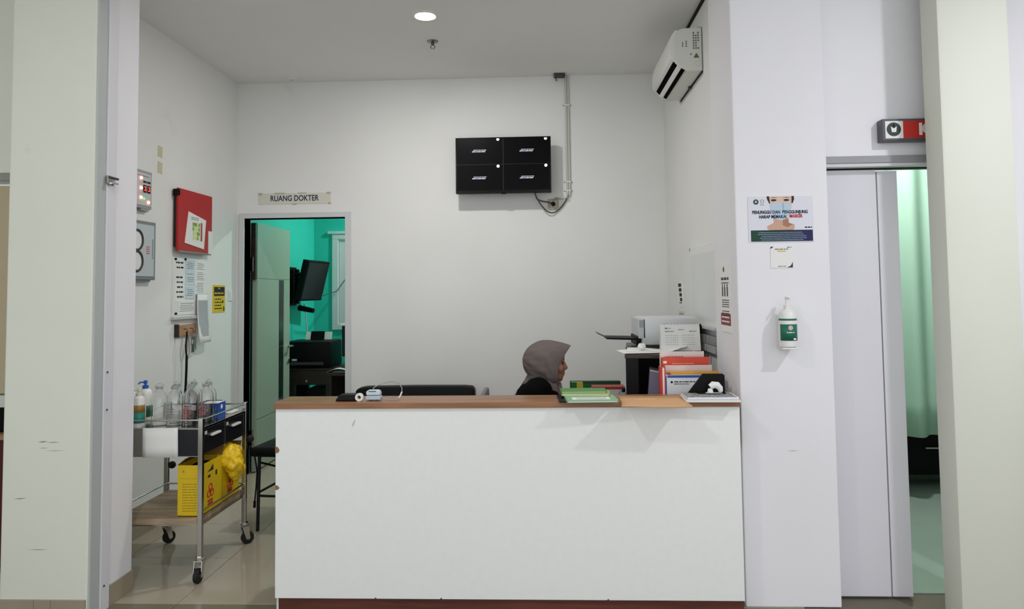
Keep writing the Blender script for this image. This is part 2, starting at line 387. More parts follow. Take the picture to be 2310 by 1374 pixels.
struct('wall_ward_left', B(1.37, 1.40, 3.95, 6.9, 0, 3.0), W_WARD, 'ward side wall behind the alcove', 'wall')
struct('wall_ward_back', B(1.37, 4.7, 6.9, 7.0, 0, 3.0), W_WARD, 'pale green far wall of the ward', 'wall')
struct('wall_ward_right', B(4.6, 4.7, 3.68, 6.9, 0, 3.0), W_WARD, 'pale green right wall of the ward', 'wall')
struct('ceiling_ward', B(1.37, 4.7, 3.68, 7.0, 3.0, 3.1), W_CEIL, 'ceiling of the ward', 'ceiling')
# door left of the left pillar
d3 = thing('door_3', 'tan door under a grey head frame at the far left edge', 'door', kind='structure')
B(-3.5, -2.56, 3.62, 3.66, 1.0, 2.08).build('leaf', mat('tan_door', 'B5A78A', 0.5), d3, .002)
B(-3.5, -2.56, 3.62, 3.66, 0.93, 0.99).build('rail', mat('pale_rail', 'C9CDC4', 0.5), d3, .002)
B(-3.55, -2.55, 3.59, 3.72, 2.105, 2.145).build('head', mat('grey_head_frame', '8C9085', 0.4), d3, .002)
struct('wall_left_room', B(-3.9, -2.66, 4.9, 5.0, 0, 3.0), W_PILLAR, 'cream wall of the room behind the far left door', 'wall')
cb = thing('side_cabinet', 'dark red cabinet half hidden behind the left pillar', 'cabinet', (-2.95, 4.05, 0))
B(-.4, .25, -.2, .2, 0.05, .72).build('body', mat('dark_red_laminate', '4A1616', 0.45), cb, .004)
B(-.42, .27, -.22, .22, .72, .75).build('top', WOODL, cb, .003)
B(-.38, .23, -.18, .18, 0, .05).build('plinth', BLACK, cb)
bg = thing('storage_tub', 'black tub with a bright green lid on the dark red cabinet', 'tub', (-2.95, 4.05, .75))
MB().prism([(-.33, 0), (.2, 0), (.23, .17), (-.36, .17)], -.16, .16).build('tub', BLACK, bg, .01)
B(-.37, .24, -.17, .17, .17, .235).build('lid', mat('bright_green_plastic', '2FA12C', 0.4), bg, .012)

# ------------------------------------------------------------------ lamps
def downlight(x, y, z, watts, col, r, label, group, spread=PI):
    t = thing('ceiling_downlight', label, 'lamp', (x, y, z), group=group)
    MB().lathe([(r+.022, 0), (r+.022, -.004), (r+.006, -.010), (r+.001, -.006), (r, 0)], 32).build('trim_ring', WPLAS, t)
    MB().lathe([(r, -.001), (r, -.005)], 32).build('diffuser', GLOW, t)
    L = bpy.data.lights.new('downlight', 'AREA'); L.shape = 'DISK'; L.size = 2*r; L.energy = watts; L.color = col; L.spread = spread
    o = bpy.data.objects.new('light', L); COL.objects.link(o); o.parent = t; o.location = (0, 0, -.012)
    return t
LL = ['round recessed ceiling downlight glowing above the nurse station', 'hall downlight out of view in front of the sliding door', 'hall downlight out of view in front of the left pillar', 'hall downlight out of view behind the viewer']
for (x, y, wt, c, r), lb in zip(LAMPS, LL): downlight(x, y, ZC, wt, c, r, lb, 'ceiling downlights')
downlight(-1.2, 7.6, 2.9, DOCTOR_W, (1, 0.98, .95), .06, 'downlight out of view in the doctor room', 'ceiling downlights')
downlight(2.3, 4.6, 3.0, WARD_W, (.95, 1, .97), .07, 'downlight out of view in the ward', 'ceiling downlights')

# ================================================================== THINGS
CNT_Y = 3.40
# ------------------------------------------------------------------ reception counter
rc = thing('reception_counter', 'white fronted reception counter with brown wooden ledge', 'counter', (0, 0, 0))
X0, X1, ZT = -1.283, 0.898, 0.98
B(X0, X1, CNT_Y, CNT_Y+.022, .07, .952).build('front_panel', LAMW, rc, .0015)
B(X0+.012, X1-.0, CNT_Y+.016, CNT_Y+.04, 0, .07).build('plinth', PLINTH, rc)
B(X0-.004, X1+.002, CNT_Y-.014, CNT_Y+.205, .952, ZT).build('ledge', OAK, rc, .002)
B(X0, X0+.022, CNT_Y+.022, 3.85, .0, .74).build('side_panel', LAMW, rc, .001)
B(X1-.022, X1, CNT_Y+.022, 3.85, .0, .74).build('side_panel', LAMW, rc, .001)
B(X0+.022, X1-.022, CNT_Y+.12, CNT_Y+.14, .74, .952).build('back_panel', LAMW, rc)
B(X0, X1, CNT_Y+.022, 3.85, .74, .765).build('desk_top', OAK, rc, .002)
for py, hh in ((1015, .017), (1100, .012)):
    p = at(618, py, Y=CNT_Y); m = MB()
    m.prism([(X0-.001, p.z+hh), (X0+.012, p.z+hh*.7), (X0+.02, p.z-.1*hh), (X0+.014, p.z-hh*.8), (X0-.001, p.z-hh)], CNT_Y-.001, CNT_Y+.002)
    m.build('chip', mat('bare_chipboard', '8A6A50', 0.8), rc)
for px in (847, 995, 1372): # nicks along the lower edge
    p = at(px, 1352, Y=CNT_Y); MB().prism([(p.x-.006, .069), (p.x+.006, .069), (p.x+.001, .078)], CNT_Y-.0008, CNT_Y+.001).build('nick', PLINTH, rc)
sm = MB(); p = at(797, 955, Y=CNT_Y); sm.prism([(p.x-.008, p.z-.018), (p.x+.004, p.z-.01), (p.x+.012, p.z+.02), (p.x, p.z+.008)], CNT_Y-.0008, CNT_Y+.001)
sm.build('smudge', mat('pale_grey_smudge', 'C4C6C8', 0.6), rc)

# side desk along the right wall
sd = thing('side_desk', 'dark brown desk along the right wall behind the counter', 'desk')
B(.15, XR-.02, 4.0, 5.35, .715, .742).build('desk_top', DARKW, sd, .002)
for y, xa_ in ((4.03, .58), (5.3, .2)): B(xa_, XR-.05, y, y+.022, 0, .715).build('side_panel', DARKW, sd)
B(XR-.06, XR-.04, 4.052, 5.3, .3, .715).build('back_panel', DARKW, sd)

# ------------------------------------------------------------------ wall_back things
# room sign
s = thing('room_sign', 'white paper sign reading RUANG DOKTER above the doorway', 'sign', (-2.057, YB, 2.286))
B(-.305, .305, -.004, 0, -.045, .045).build('panel', mat('aged_white_sheet', 'D6D3C6', 0.5), s, .0005)
text('RUANG DOKTER', .066, NAVY, s, .0, .0, -.004, bold=.0012, sx=.80)
for a, b, c, d in ((-.305, -.27, .03, .05), (-.17, -.08, .038, .049), (.03, .1, .04, .048), (.27, .305, .034, .05), (.285, .305, -.05, -.036), (-.02, .02, -.05, -.042)): B(a, b, -.0055, -.004, c, d).build('tape', mat('yellowed_tape', 'B3AE9C', 0.4), s)
# television
tvx0, tvx1 = at(1028, 372, Y=5.70).x, at(1243, 372, Y=5.70).x
tz1, tz0 = at(1135, 309.5, Y=5.70).z, at(1135, 435.5, Y=5.70).z
tv = thing('television', 'black wall television split into four dark camera views', 'television', ((tvx0+tvx1)/2, 5.70, (tz0+tz1)/2))
hw, hh = (tvx1-tvx0)/2, (tz1-tz0)/2
B(-hw, hw, 0, .045, -hh, hh).build('case', BLACK, tv, .005)
bz = MB(); bz.box(-hw, hw, -.004, .002, hh-.010, hh); bz.box(-hw, hw, -.004, .002, -hh, -hh+.024); bz.box(-hw, -hw+.012, -.004, .002, -hh+.024, hh-.01); bz.box(hw-.012, hw, -.004, .002, -hh+.024, hh-.01)
bz.build('bezel', BLACKG, tv, .001)
B(-hw+.012, hw-.012, -.002, .0, -hh+.024, hh-.01).build('screen', mat('dark_screen', '030305', 0.3, spec=0.1), tv)
B(-hw*.5, hw*.5, .045, .08, -hh*.7, hh*.6).build('rear_housing', BLACK, tv, .01)
mt = MB(); mt.box(-.12, .12, .08, .1, -.1, .1); mt.box(-.05, .05, .1, .14, -.08, .08); mt.box(-.14, .14, .14, .15, -.12, .12); mt.build('wall_mount', DGREY, tv, .002)
B(-.02, .02, -.003, .01, -hh-.008, -hh).build('receiver', BLACK, tv)
sl = MB(); sl.rect(-.0015, .0015, -hh+.024, hh-.01, -.002); sl.rect(-hw+.012, hw-.012, .006, .008, -.002)
sl.build('dividing_line', mat('screen_grey', '2A2A2E', 0.3, emit=.15), tv)
lw = mat('screen_white', 'F4F4F4', 0.4, emit=.9); lg = mat('screen_text', 'B5B5C4', 0.4, emit=.35)
for cx in (-.5*hw, .5*hw):
    for cz in (.5*hh+.004, -.5*hh+.012):
        d = MB(); disc(d, cx+.15, cz+hh*.41, .012, -.002); d.build('indicator_dot', lw, tv)
        tx = MB(); rr = random.Random(3)
        for k, (a, b) in enumerate(((-.05, -.028), (-.026, -.01), (-.006, .01), (.014, .03), (.033, .052))):
            tx.rect(a, b, cz+.004, cz+.010, -.002)
        for a, b in ((-.056, -.03), (-.027, -.016), (-.012, .016), (.019, .05)): tx.rect(a, b, cz-.010, cz-.001, -.002)
        for v in range(len(tx.v)): x, y, z = tx.v[v]; tx.v[v] = (x+cx+(z-cz)*.4, y, z)
        tx.build('screen_lettering', lg, tv)
# conduit
cx, cz0 = .213, at(1285, 442, Y=YB).z
cd = thing('cable_conduit', 'white twin cable conduit running down beside the television', 'conduit', (cx, YB, 0))
cm = MB(); cm.cyl((-.008, -.012, cz0), (-.008, -.012, ZC), .009); cm.build('pipe', mat('conduit_white', 'C6C5BE', 0.5), cd)
cm = MB(); cm.cyl((.010, -.012, cz0), (.010, -.012, ZC), .009); cm.build('pipe', MATS['conduit_white'], cd)
for py in (238, 411, 431):
    z = at(1280, py, Y=YB).z; m = MB(); m.box(-.028, .028, -.005, 0, -.006+z, .006+z); m.box(-.019, .021, -.024, -.004, -.005+z, .005+z); m.build('clip', WPLAS, cd, .001)
    for x in (-.03, .03): MB().cyl((x, 0, z), (x, -.006, z), .004).build('screw', DGREY, cd)
ch = thing('cable_entry', 'dark cable hole cover at the ceiling above the conduit', 'cover', (at(1262, 166, Y=5.8).x, YB, ZC))
B(-.045, .045, -.09, 0, -.02, 0).build('cover', DGREY, ch, .004)
MB().tube([(-.03, -.05, -.018), (-.028, -.045, -.04), (-.025, -.04, -.055)], .004).build('wire', DGREY, ch)
# socket
sk = thing('power_socket', 'ivory wall socket with black plug under the television', 'socket', (at(1248, 461, Y=YB).x, YB, at(1248, 461, Y=YB).z))
B(-.044, .044, -.012, 0, -.044, .044).build('plate', mat('aged_ivory', 'A9A48E', 0.5), sk, .003)
MB().cyl((0, -.012, 0), (0, -.045, 0), .02, .017).build('plug', BLACK, sk)
B(-.024, .024, -.018, -.012, -.024, .024).build('rocker', IVORY, sk, .002)
kc = sk.location
tc_ = thing('television_cable', 'grey cables looping from the television to the socket', 'cable', (0, 0, 0))
a = Vector((at(1205, 436, Y=5.76).x, 5.77, tz0+.02))
MB().tube([a, a+Vector((.02, .03, -.06)), a+Vector((.06, .05, -.075)), kc+Vector((-.03, -.035, .012)), kc+Vector((0, -.04, 0))], .005).build('power_cable', DGREY, tc_)
pts = []
for t in [i/14 for i in range(15)]:
    x = a.x+(cx-.0-a.x)*t; z0 = a.z+(cz0+.01-a.z)*t
    pts.append((x, a.y+(YB-.012-a.y)*min(1, t*1.6), z0-.16*math.sin(PI*t)**.8*(1.05-.1*t)))
MB().tube(pts, .0055).build('signal_cable', mat('dark_grey_cable', '4B4C4A', 0.5), tc_)
MB().tube([(cx, YB-.012, cz0+.02), (cx-.01, YB-.03, cz0-.02), (cx-.05, YB-.03, cz0-.03), (kc.x+.02, YB-.03, kc.z+.05), (kc.x, YB-.02, kc.z+.03)], .0045).build('white_cable', mat('beige_cable', '9E9B8C', 0.5), tc_)
# sprinkler + sensor
p = at(976, 93, Z=ZC); sp = thing('fire_sprinkler', 'small metal sprinkler head hanging from the ceiling', 'sprinkler', (p.x, p.y, ZC))
MB().lathe([(.04, 0), (.04, -.004), (.02, -.010), (.012, -.012)], 20).build('escutcheon', mat('dull_chrome', '8B8B86', 0.35, .8), sp)
m = MB(); m.cyl((0, 0, -.01), (0, 0, -.03), .012, .009); m.tube([(-.01, 0, -.028), (-.016, 0, -.042), (-.004, 0, -.055)], .003); m.tube([(.01, 0, -.028), (.016, 0, -.042), (.004, 0, -.055)], .003); m.build('frame', DGREY, sp)
MB().lathe([(.014, -.055), (.016, -.058)], 16).build('deflector', STEELB, sp)
p = at(662, 185, Y=5.78); ss = thing('ceiling_sensor', 'small round white sensor on the ceiling by the back wall', 'sensor', (p.x, 5.74, ZC))
MB().lathe([(.05, 0), (.05, -.006), (.042, -.011), (.02, -.013)], 24).build('dome', WPLAS, ss)
MB().lathe([(.012, -.013), (.010, -.016)], 16).build('lens', LGREY, ss)

# ------------------------------------------------------------------ left wall things: local x = away along wall, -y = into the room
def lw_thing(name, label, cat, y0, y1, z0, z1, off=0.0):
    t = thing(name, label, cat, (XL+off, (y0+y1)/2, (z0+z1)/2), PI/2); return t, (y1-y0)/2, (z1-z0)/2
t, a, b = lw_thing('alarm_panel', 'grey alarm panel with red lights and digital readouts on left wall', 'panel', 4.17, 4.489, 2.045, 2.286)
B(-a, a, -.03, 0, -b, b).build('frame', GREYM, t, .004)
B(-a+.018, a-.018, -.034, -.03, -b+.018, b-.018).build('face', LGREY, t, .001)
for x in (a-.09, a-.045):
    r_ = B(x-.017, x+.017, -.037, -.034, -.02, .028).build('readout', BLACKG, t)
    m = MB(); m.rect(x-.009, x+.009, -.008, -.003, -.037); m.rect(x+.003, x+.008, -.003, .018, -.037); m.rect(x-.009, x+.006, .014, .019, -.037); m.build('digit', mat('red_digit', 'FF4030', .4, emit=2.5), r_)
    B(x-.018, x+.018, -.036, -.034, .042, .054).build('label_plate', INK, t)
for x, z, c in ((a-.135, .068, 'r'), (a-.135, .005, 'r'), (a-.135, -.055, 'r'), (a-.1, -.06, 'g'), (a-.05, -.078, 'r')):
    mm = mat('red_led', 'FF7A6A', .4, emit=5) if c == 'r' else mat('green_led', '40FF90', .4, emit=1.2)
    MB().sphere((x, -.035, z), .011 if c == 'r' else .008, 10).build('indicator_light', mm, t)
m = MB(); dashes(m, -a+.04, a-.04, b-.04, .006, -.034); m.build('printed_text', INKG, t)
m = MB(); m.box(a-.12, a-.03, -.03, -.005, -b-.014, -b); m.build('cable_gland', GREYM, t, .003)
t, a, b = lw_thing('gas_valve_box', 'grey wall box with round pressure gauges below the alarm panel', 'panel', 4.13, 4.515, 1.595, 1.964)
B(-a, a, -.045, 0, -b, b).build('frame', mat('mid_grey_metal', '7C7D7F', 0.4), t, .004)
B(-a+.02, a-.025, -.049, -.045, -b+.022, b-.022).build('face', mat('pale_grey_face', 'BFC1C6', .3), t, .001)
for z in (.06, -.07):
    m = MB(); m.tube([(a-.225+.062*math.cos(q*PI/12), -.052, z+.062*math.sin(q*PI/12)) for q in range(24)], .008, close=True); g = m.build('gauge', DGREY, t)
    m = MB(); m.prism([(a-.225+.056*math.cos(q*PI/12), z+.056*math.sin(q*PI/12)) for q in range(24)], -.051, -.049); m.build('dial', PAPER, g)
m = MB(); [dashes(m, a-.115, a-.075, z, .006, -.049) for z in (.02, .006, -.008, -.022)]; m.build('printed_text', REDINK, t)
m = MB(); [m.rect(a-.048, a-.036, z, z+.012, -.049) for z in [-.05+.016*i for i in range(8)]]; m.build('side_text', INKG, t)
B(-a+.03, a-.03, -.03, 0, -b-.012, -b).build('lower_lip', GREYM, t, .002)
# red board
t, a, b = lw_thing('red_notice_board', 'red pin board with a coloured floor plan sheet on left wall', 'notice board', 4.80, 5.30, 1.80, 2.235, .0)
B(-a, a, -.045, -.03, -b, b).build('board', RED, t, .002)
B(-a+.02, a-.02, -.03, 0, -b+.03, b-.03).build('backing', DARKW, t)
B(-a-.012, -a+.02, -.045, -.01, b-.055, b-.008).build('hanger', BLACK, t, .003)
B(-a+.01, a-.02, -.05, -.03, -b-.008, -b+.004).build('lower_ledge', mat('worn_edge', '8C8580', .6), t)
pp = MB(); pp.prism([(-a+.085, -b+.06), (-a+.365, -b+.03), (-a+.395, -b+.245), (-a+.135, -b+.285)], -.05, -.0455); ps = pp.build('plan_sheet', PAPER, t)
rr = random.Random(2); gm = MB(); rm = MB(); ym = MB()
cx, cz = -a+.26, -b+.15
for i in range(5):
    for j in range(4):
        (gm if rr.random() < .55 else ym).rect(cx-.07+i*.022, cx-.05+i*.022, cz-.06+j*.032, cz-.033+j*.032, -.0502)
rm.rect(cx+.05, cx+.075, cz-.065, cz+.07, -.0502)
gm.build('green_blocks', mat('plan_green', '7FA83C', .7), ps); rm.build('red_column', mat('plan_red', 'B25046', .7), ps); ym.build('pale_blocks', mat('plan_yellow', 'D8DFA6', .7), ps)
m = MB(); [dashes(m, cx-.09, cx+.02, cz+.095-.012*i, .005, -.0502) for i in range(2)]; m.build('printed_text', INKG, ps)
B(a-.065, a+.004, -.052, -.046, -b+.0, -b+.17).build('side_sheet', PAPER, t)
# paper notice board
t, a, b = lw_thing('paper_notice_board', 'white board covered with typed notices below the red board', 'notice board', 4.805, 5.27, 1.34, 1.757)
B(-a, a, -.012, 0, -b, b).build('board', WPLAS, t, .002)
B(-a-.01, a-.05, -.03, 0, -b-.012, -b+.008).build('pen_tray', LGREY, t, .002)
sheets = [(-a+.015, -a+.15, -b+.11, b-.015, PAPER, 'sheet'), (-a+.16, -a+.30, b-.19, b-.01, PAPERB, 'sheet'), (-a+.30, a-.01, b-.30, b-.01, PAPER, 'sheet'), (-a+.16, -a+.29, -b+.13, b-.2, PAPERB, 'sheet'), (-a+.06, -a+.29, -b+.02, -b+.12, PAPER, 'sheet')]
for k, (u0, u1, z0, z1, m_, nm) in enumerate(sheets):
    q = B(u0, u1, -.0145-.0006*k, -.012, z0, z1).build('sheet', m_, t)
    m = MB(); z = z1-.025; rr = random.Random(k+4)
    while z > z0+.012:
        if rr.random() < .8: dashes(m, u0+.012+rr.random()*.02, u1-.01-rr.random()*.03, z, .011 if k == 0 else .004, -.0146-.0006*k, rnd=rr)
        z -= .034 if k == 0 else .013
    m.build('printed_text', INK if k == 0 else INKG, q)
for x, z in ((-a+.02, b-.012), (-a+.155, b-.008), (-a+.03, -b+.03)): MB().cyl((x, -.012, z), (x, -.022, z), .008).build('magnet', BLACK, t)
# hanging curled sheet
hsN = [[(.0+u*.17-.02*v, -.03-.035*v*v-.012*math.sin(u*PI)*v, -.35*v) for u in (0, .25, .5, .75, 1)] for v in [i/8 for i in range(9)]]
hs_ = thing('hanging_sheet', 'long printed sheet hanging loose beside the key holder', 'paper', (XL+.001, 5.11, 1.50), PI/2)
hm = MB().grid(hsN)
ho = hm.build('sheet', PAPER, hs_); ho.modifiers.new('thickness', 'SOLIDIFY').thickness = .0008
hm2 = MB().grid([[(x+.012*(1-2*u), y-.0015, z) for (x, y, z), u in zip(row, (0, .25, .5, .75, 1))] for row in hsN[1:-1]])
hp = hm2.build('printed_area', mat('grey_print', 'A9ABB0', .8, var=.12, scale=70, stretch=(1, 1, 6)), hs_)
B(.0, .17, -.03, 0, -.005, .004).build('tape', LGREY, hs_)
# key holder with keys
kh = thing('key_holder', 'small wooden key rack with hooks under the notices', 'key rack', (XL, 4.985, 1.25), PI/2)
B(-.135, .135, -.018, 0, -.04, .04).build('board', WOODL, kh, .003)
B(-.14, -.125, -.03, 0, -.045, .045).build('end_block', DARKW, kh, .002)
for x in (-.04, .045): MB().tube([(x, -.018, .01), (x, -.04, .008), (x, -.045, -.01), (x, -.035, -.02)], .003).build('hook', DGREY, kh)
kk = thing('key_bunch', 'bunch of keys hanging on the wooden key rack', 'keys', (XL+.04, 5.03, 1.238), PI/2)
MB().tube([(.018*math.cos(q*PI/8), 0, -.02+.018*math.sin(q*PI/8)) for q in range(16)], .002, close=True).build('key_ring', STEEL, kk)
for k, (dx, an) in enumerate(((-.012, .15), (0, -.05), (.012, -.2))):
    m = MB(); M = Matrix.Translation((dx, -.004*k, -.035)) @ Matrix.Rotation(an, 4, 'Y')
    m.prism([(.012*math.cos(q*PI/6), -.012+.012*math.sin(q*PI/6)) for q in range(12)], -.001, .001, M); m.box(-.004, .004, -.001, .001, -.06-.02*k, -.022, M); m.build('key', STEELB, kk)
MB().prism([(-.018, -.09), (.016, -.085), (.014, -.145), (-.02, -.15)], -.006, .0).build('tag', mat('dark_tag', '4A4A4C', .5), kk, .002)
st = thing('stethoscope', 'black stethoscope tube hanging from the wooden key rack', 'stethoscope', (XL+.04, 4.945, 1.235), PI/2)
MB().tube([(.0, 0, .004), (-.012, -.004, -.04), (-.022, -.004, -.09), (-.012, -.002, -.14), (0, 0, -.17)], .006).build('ear_tube', BLACK, st)
MB().tube([(.0, 0, .004), (.012, -.004, -.04), (.02, -.004, -.09), (.012, -.002, -.14), (0, 0, -.17)], .005).build('ear_tube', STEELB, st)
MB().tube([(0, 0, -.165), (-.002, 0, -.25), (-.008, .0, -.36), (-.01, .005, -.46)], .0085).build('tubing', BLACK, st)
MB().lathe([(.018, -.49), (.024, -.48), (.024, -.47), (.012, -.455)], 16, (-.01, .005, 0)).build('chest_piece', STEEL, st)
# yellow poster
t, a, b = lw_thing('yellow_poster', 'yellow and black warning poster beside the doorway on left wall', 'poster', 5.414, 5.625, 1.357, 1.571)
B(-a, a, -.003, 0, -b, b).build('sheet', YELLOW, t)
m = MB(); m.rect(-a+.02, a-.01, b-.085, b-.015, -.003); m.build('heading_block', INK, t)
m = MB(); dashes(m, -a+.03, a-.03, b-.07, .012, -.0036); m.prism([(-.02, b-.03), (.02, b-.03), (0, b-.018)], -.0042, -.003); m.build('heading_text', YELLOW, t)
m = MB(); [dashes(m, -a+.03, a-.07+.02*(i % 2), b-.115-.024*i, .009, -.003) for i in range(4)]; m.rect(a-.05, a-.03, b-.14, b-.12, -.003); m.rect(a-.03, a-.012, -b+.01, -b+.045, -.003); m.build('printed_text', INK, t)
t, a, b = lw_thing('light_switch', 'small white light switch beside the doorway', 'switch', 5.69, 5.752, 1.445, 1.533)
B(-a, a, -.008, 0, -b, b).build('plate', WPLAS, t, .002)
B(-a+.015, a-.015, -.012, -.008, -b+.02, b-.02).build('rocker', WPLAS, t, .001)
for z0, z1, lb in ((2.415, 2.492, 'upper of two yellowed tape marks on the left wall'), (2.306, 2.386, 'lower of two yellowed tape marks on the left wall')):
    t, a, b = lw_thing('tape_mark', lb, 'tape', 4.605, 4.664, z0, z1)
    m = MB(); m.prism([(-a, -b+.004), (a*.9, -b), (a, b-.006), (-a*.85, b)], -.0025, 0); m.build('strip', mat('yellowed_paper_tape', 'C9C4A4', .7), t)
    t['group'] = 'tape marks on the left wall'

# ------------------------------------------------------------------ right wall things: local x = towards the viewer, -y = into the room
def rw_thing(name, label, cat, y0, y1, z0, z1, xw=XR):
    return thing(name, label, cat, (xw, (y0+y1)/2, (z0+z1)/2), -PI/2), (y1-y0)/2, (z1-z0)/2
t, a, b = rw_thing('whiteboard', 'blank whiteboard in a thin white frame on right wall', 'whiteboard', 4.08, 4.88, 1.27, 1.768)
B(-a, a, -.014, 0, -b, b).build('frame', WPLAS, t, .002)
B(-a+.03, a-.03, -.0155, -.014, -b+.035, b-.05).build('surface', mat('glossy_whiteboard', 'DADDDC', .3), t)
B(-a, a, -.05, 0, -b-.012, -b+.006).build('pen_tray', LGREY, t, .003)
B(-a, -a+.016, -.018, -.012, b-.02, b).build('corner_cap', GREYM, t)
t, a, b = rw_thing('cable_trunking', 'grey cable trunking strip on the wall under the whiteboard', 'trunking', 3.96, 4.75, 1.12, 1.22)
B(-a, a, -.03, 0, -.0, b).build('trunk', GREYM, t, .002)
B(-a, a, -.025, 0, -b, -.0).build('lower_strip', LGREY, t, .002)
pl = thing('marker_pen', 'black marker pen standing against the whiteboard tray', 'pen', (XR-.065, 4.40, 1.135))
MB().cyl((0, 0, -.0), (0, 0, .1), .008).build('barrel', DGREY, pl)
MB().lathe([(.012, .09), (.014, .1), (.014, .14), (.01, .15)], 14).build('cap', BLACK, pl)
t, a, b = rw_thing('narrow_notice', 'narrow paper strip with bold black print on right wall', 'notice', 5.21, 5.41, 1.362, 1.562)
B(-a, a, -.003, 0, -b, b).build('sheet', PAPER, t)
m = MB(); [m.rect(-a+.03+.02*i, a-.06+.01*i, b-.05-.035*i, b-.025-.035*i, -.003) for i in range(4)]; dashes(m, -a+.06, a-.04, -b+.03, .008, -.003); m.build('printed_text', INK, t)
t, a, b = rw_thing('small_paper_note', 'small pale note taped under the narrow notice', 'note', 5.18, 5.38, 1.28, 1.335)
B(-a, a, -.003, 0, -b, b).build('sheet', mat('pale_grey_paper', 'CFCEC8', .8), t)
m = MB(); [dashes(m, -a+.02, a-.03, z, .006, -.003) for z in (.005, -.012)]; m.build('printed_text', INKG, t)
t, a, b = rw_thing('hand_hygiene_poster', 'tall narrow poster with maroon footer on the column side', 'poster', 3.62, 3.83, 1.275, 1.635, .93)
M_ = mat('maroon_print', '8A3440', .6)
B(-a, a, -.003, 0, -b, b).build('sheet', PAPER, t)
m = MB(); m.rect(-a+.01, a-.005, -b+.035, -b+.095, -.003); m.build('footer_band', M_, t)
m = MB(); rr = random.Random(5)
for z, h_ in ((b-.095, .014), (b-.112, .006)): dashes(m, -a+.03, a-.03, z, h_, -.003, rnd=rr)
for x in (-.05, -.005, .045): m.rect(x-.012, x+.012, b-.178, b-.13, -.003); disc(m, x, b-.122, .009, -.003)
for i in range(7): dashes(m, -a+.03+.01*rr.random(), a-.03, b-.20-.011*i-(.012 if i > 3 else 0), .005, -.003, rnd=rr)
disc(m, -.02, b-.04, .014, -.003); m.build('printed_text', mat('dark_grey_ink', '4A4A50', .8), t)
m = MB(); [dashes(m, -a+.03, a-.03, z, .008, -.0036) for z in (-b+.05, -b+.072)]; m.build('footer_text', PAPER, t)

# ------------------------------------------------------------------ air conditioner on the right wall
ac = thing('air_conditioner', 'white split air conditioner high on the right wall', 'air conditioner', (XR, 4.40, 2.838), -PI/2)
# profile in (depth from wall, z); length along local -x (away from viewer)
LA = 0.72
prof = [(0.004, 0.0), (.10, 0.0), (.148, .028), (.188, .075), (.196, .12), (.192, .18), (.18, .225), (.165, .25), (.12, .268), (.004, .272)]
def acbox(pr, xa, xb):
    m = MB(); n = len(pr); m.add([(xa, -d, z) for d, z in pr]+[(xb, -d, z) for d, z in pr], [tuple(range(n)), tuple(range(2*n-1, n-1, -1))]+[(i, i+n, (i+1) % n+n, (i+1) % n) for i in range(n)]); return m
acbox(prof, -LA, 0).build('body', mat('aircon_white', 'DEDED8', .4), ac, .006)
fp = [(.184, .072), (.196, .082), (.203, .12), (.199, .18), (.187, .228), (.166, .256), (.15, .25), (.17, .2), (.17, .11), (.168, .08)]
acbox(fp, -LA-.002, .003).build('front_panel', mat('aircon_panel_white', 'E4E4DF', .3), ac, .003)
sl = [(.098, -.001), (.149, .026), (.143, .036), (.094, .01)]
VOID = mat('black_void', '020202', .9, spec=.05)
acbox([(.155, .040), (.176, .0645), (.182, .059), (.161, .0345)], -LA+.05, -.012).build('outlet', VOID, ac)
acbox([(.112, .005), (.132, .0175), (.135, .0125), (.115, -.0)], -LA+.06, -.004).build('outlet', VOID, ac)
acbox([(.133, .0185), (.154, .039), (.160, .0335), (.138, .0125)], -LA+.055, -.008).build('louver', WPLAS, ac, .001)
B(-LA, -.01, -.006, 0, -.008, .0).build('shadow_gap', BLACK, ac)
B(-LA+.35, -LA+.38, -.02, -.003, -.016, .0).build('clip', DGREY, ac)
def endprint(pts_fn, m_, nm):
    m = MB(); pts_fn(m); return m.build(nm, m_, ac)
def er(m, d0, d1, z0, z1): m.box(.0, .0008, -d1, -d0, z0, z1)
def sticker(m):
    rr = random.Random(9)
    for i in range(7):
        for j in range(3):
            if rr.random() < .75: er(m, .022+j*.014, .032+j*.014, .135+i*.016, .146+i*.016)
    for z in (.15, .165, .178): er(m, .095, .105, z, z+.009)
    for z in (.15, .158, .166, .174): er(m, .118, .126, z, z+.006)
    er(m, .068, .078, .098, .108)
endprint(sticker, INKG, 'printed_text')
m = MB(); m.add([(.0012, -.022, .08), (.0012, -.058, .08), (.0012, -.04, .112), (.0, -.022, .08), (.0, -.058, .08), (.0, -.04, .112)], [(0, 1, 2), (5, 4, 3), (0, 3, 4, 1), (1, 4, 5, 2), (2, 5, 3, 0)]); m.build('warning_triangle', mat('dark_yellow_print', '6B6540', .6), ac)
m = MB(); m.tube([(.001, -.03+.018*math.cos(q*PI/8), .045+.018*math.sin(q*PI/8)) for q in range(16)], .0008, close=True); m.build('knockout_ring', LGREY, ac)
m = MB(); m.box(-.03, .0, -.03, 0, .268, .272); m.build('top_edge', GREYM, ac)

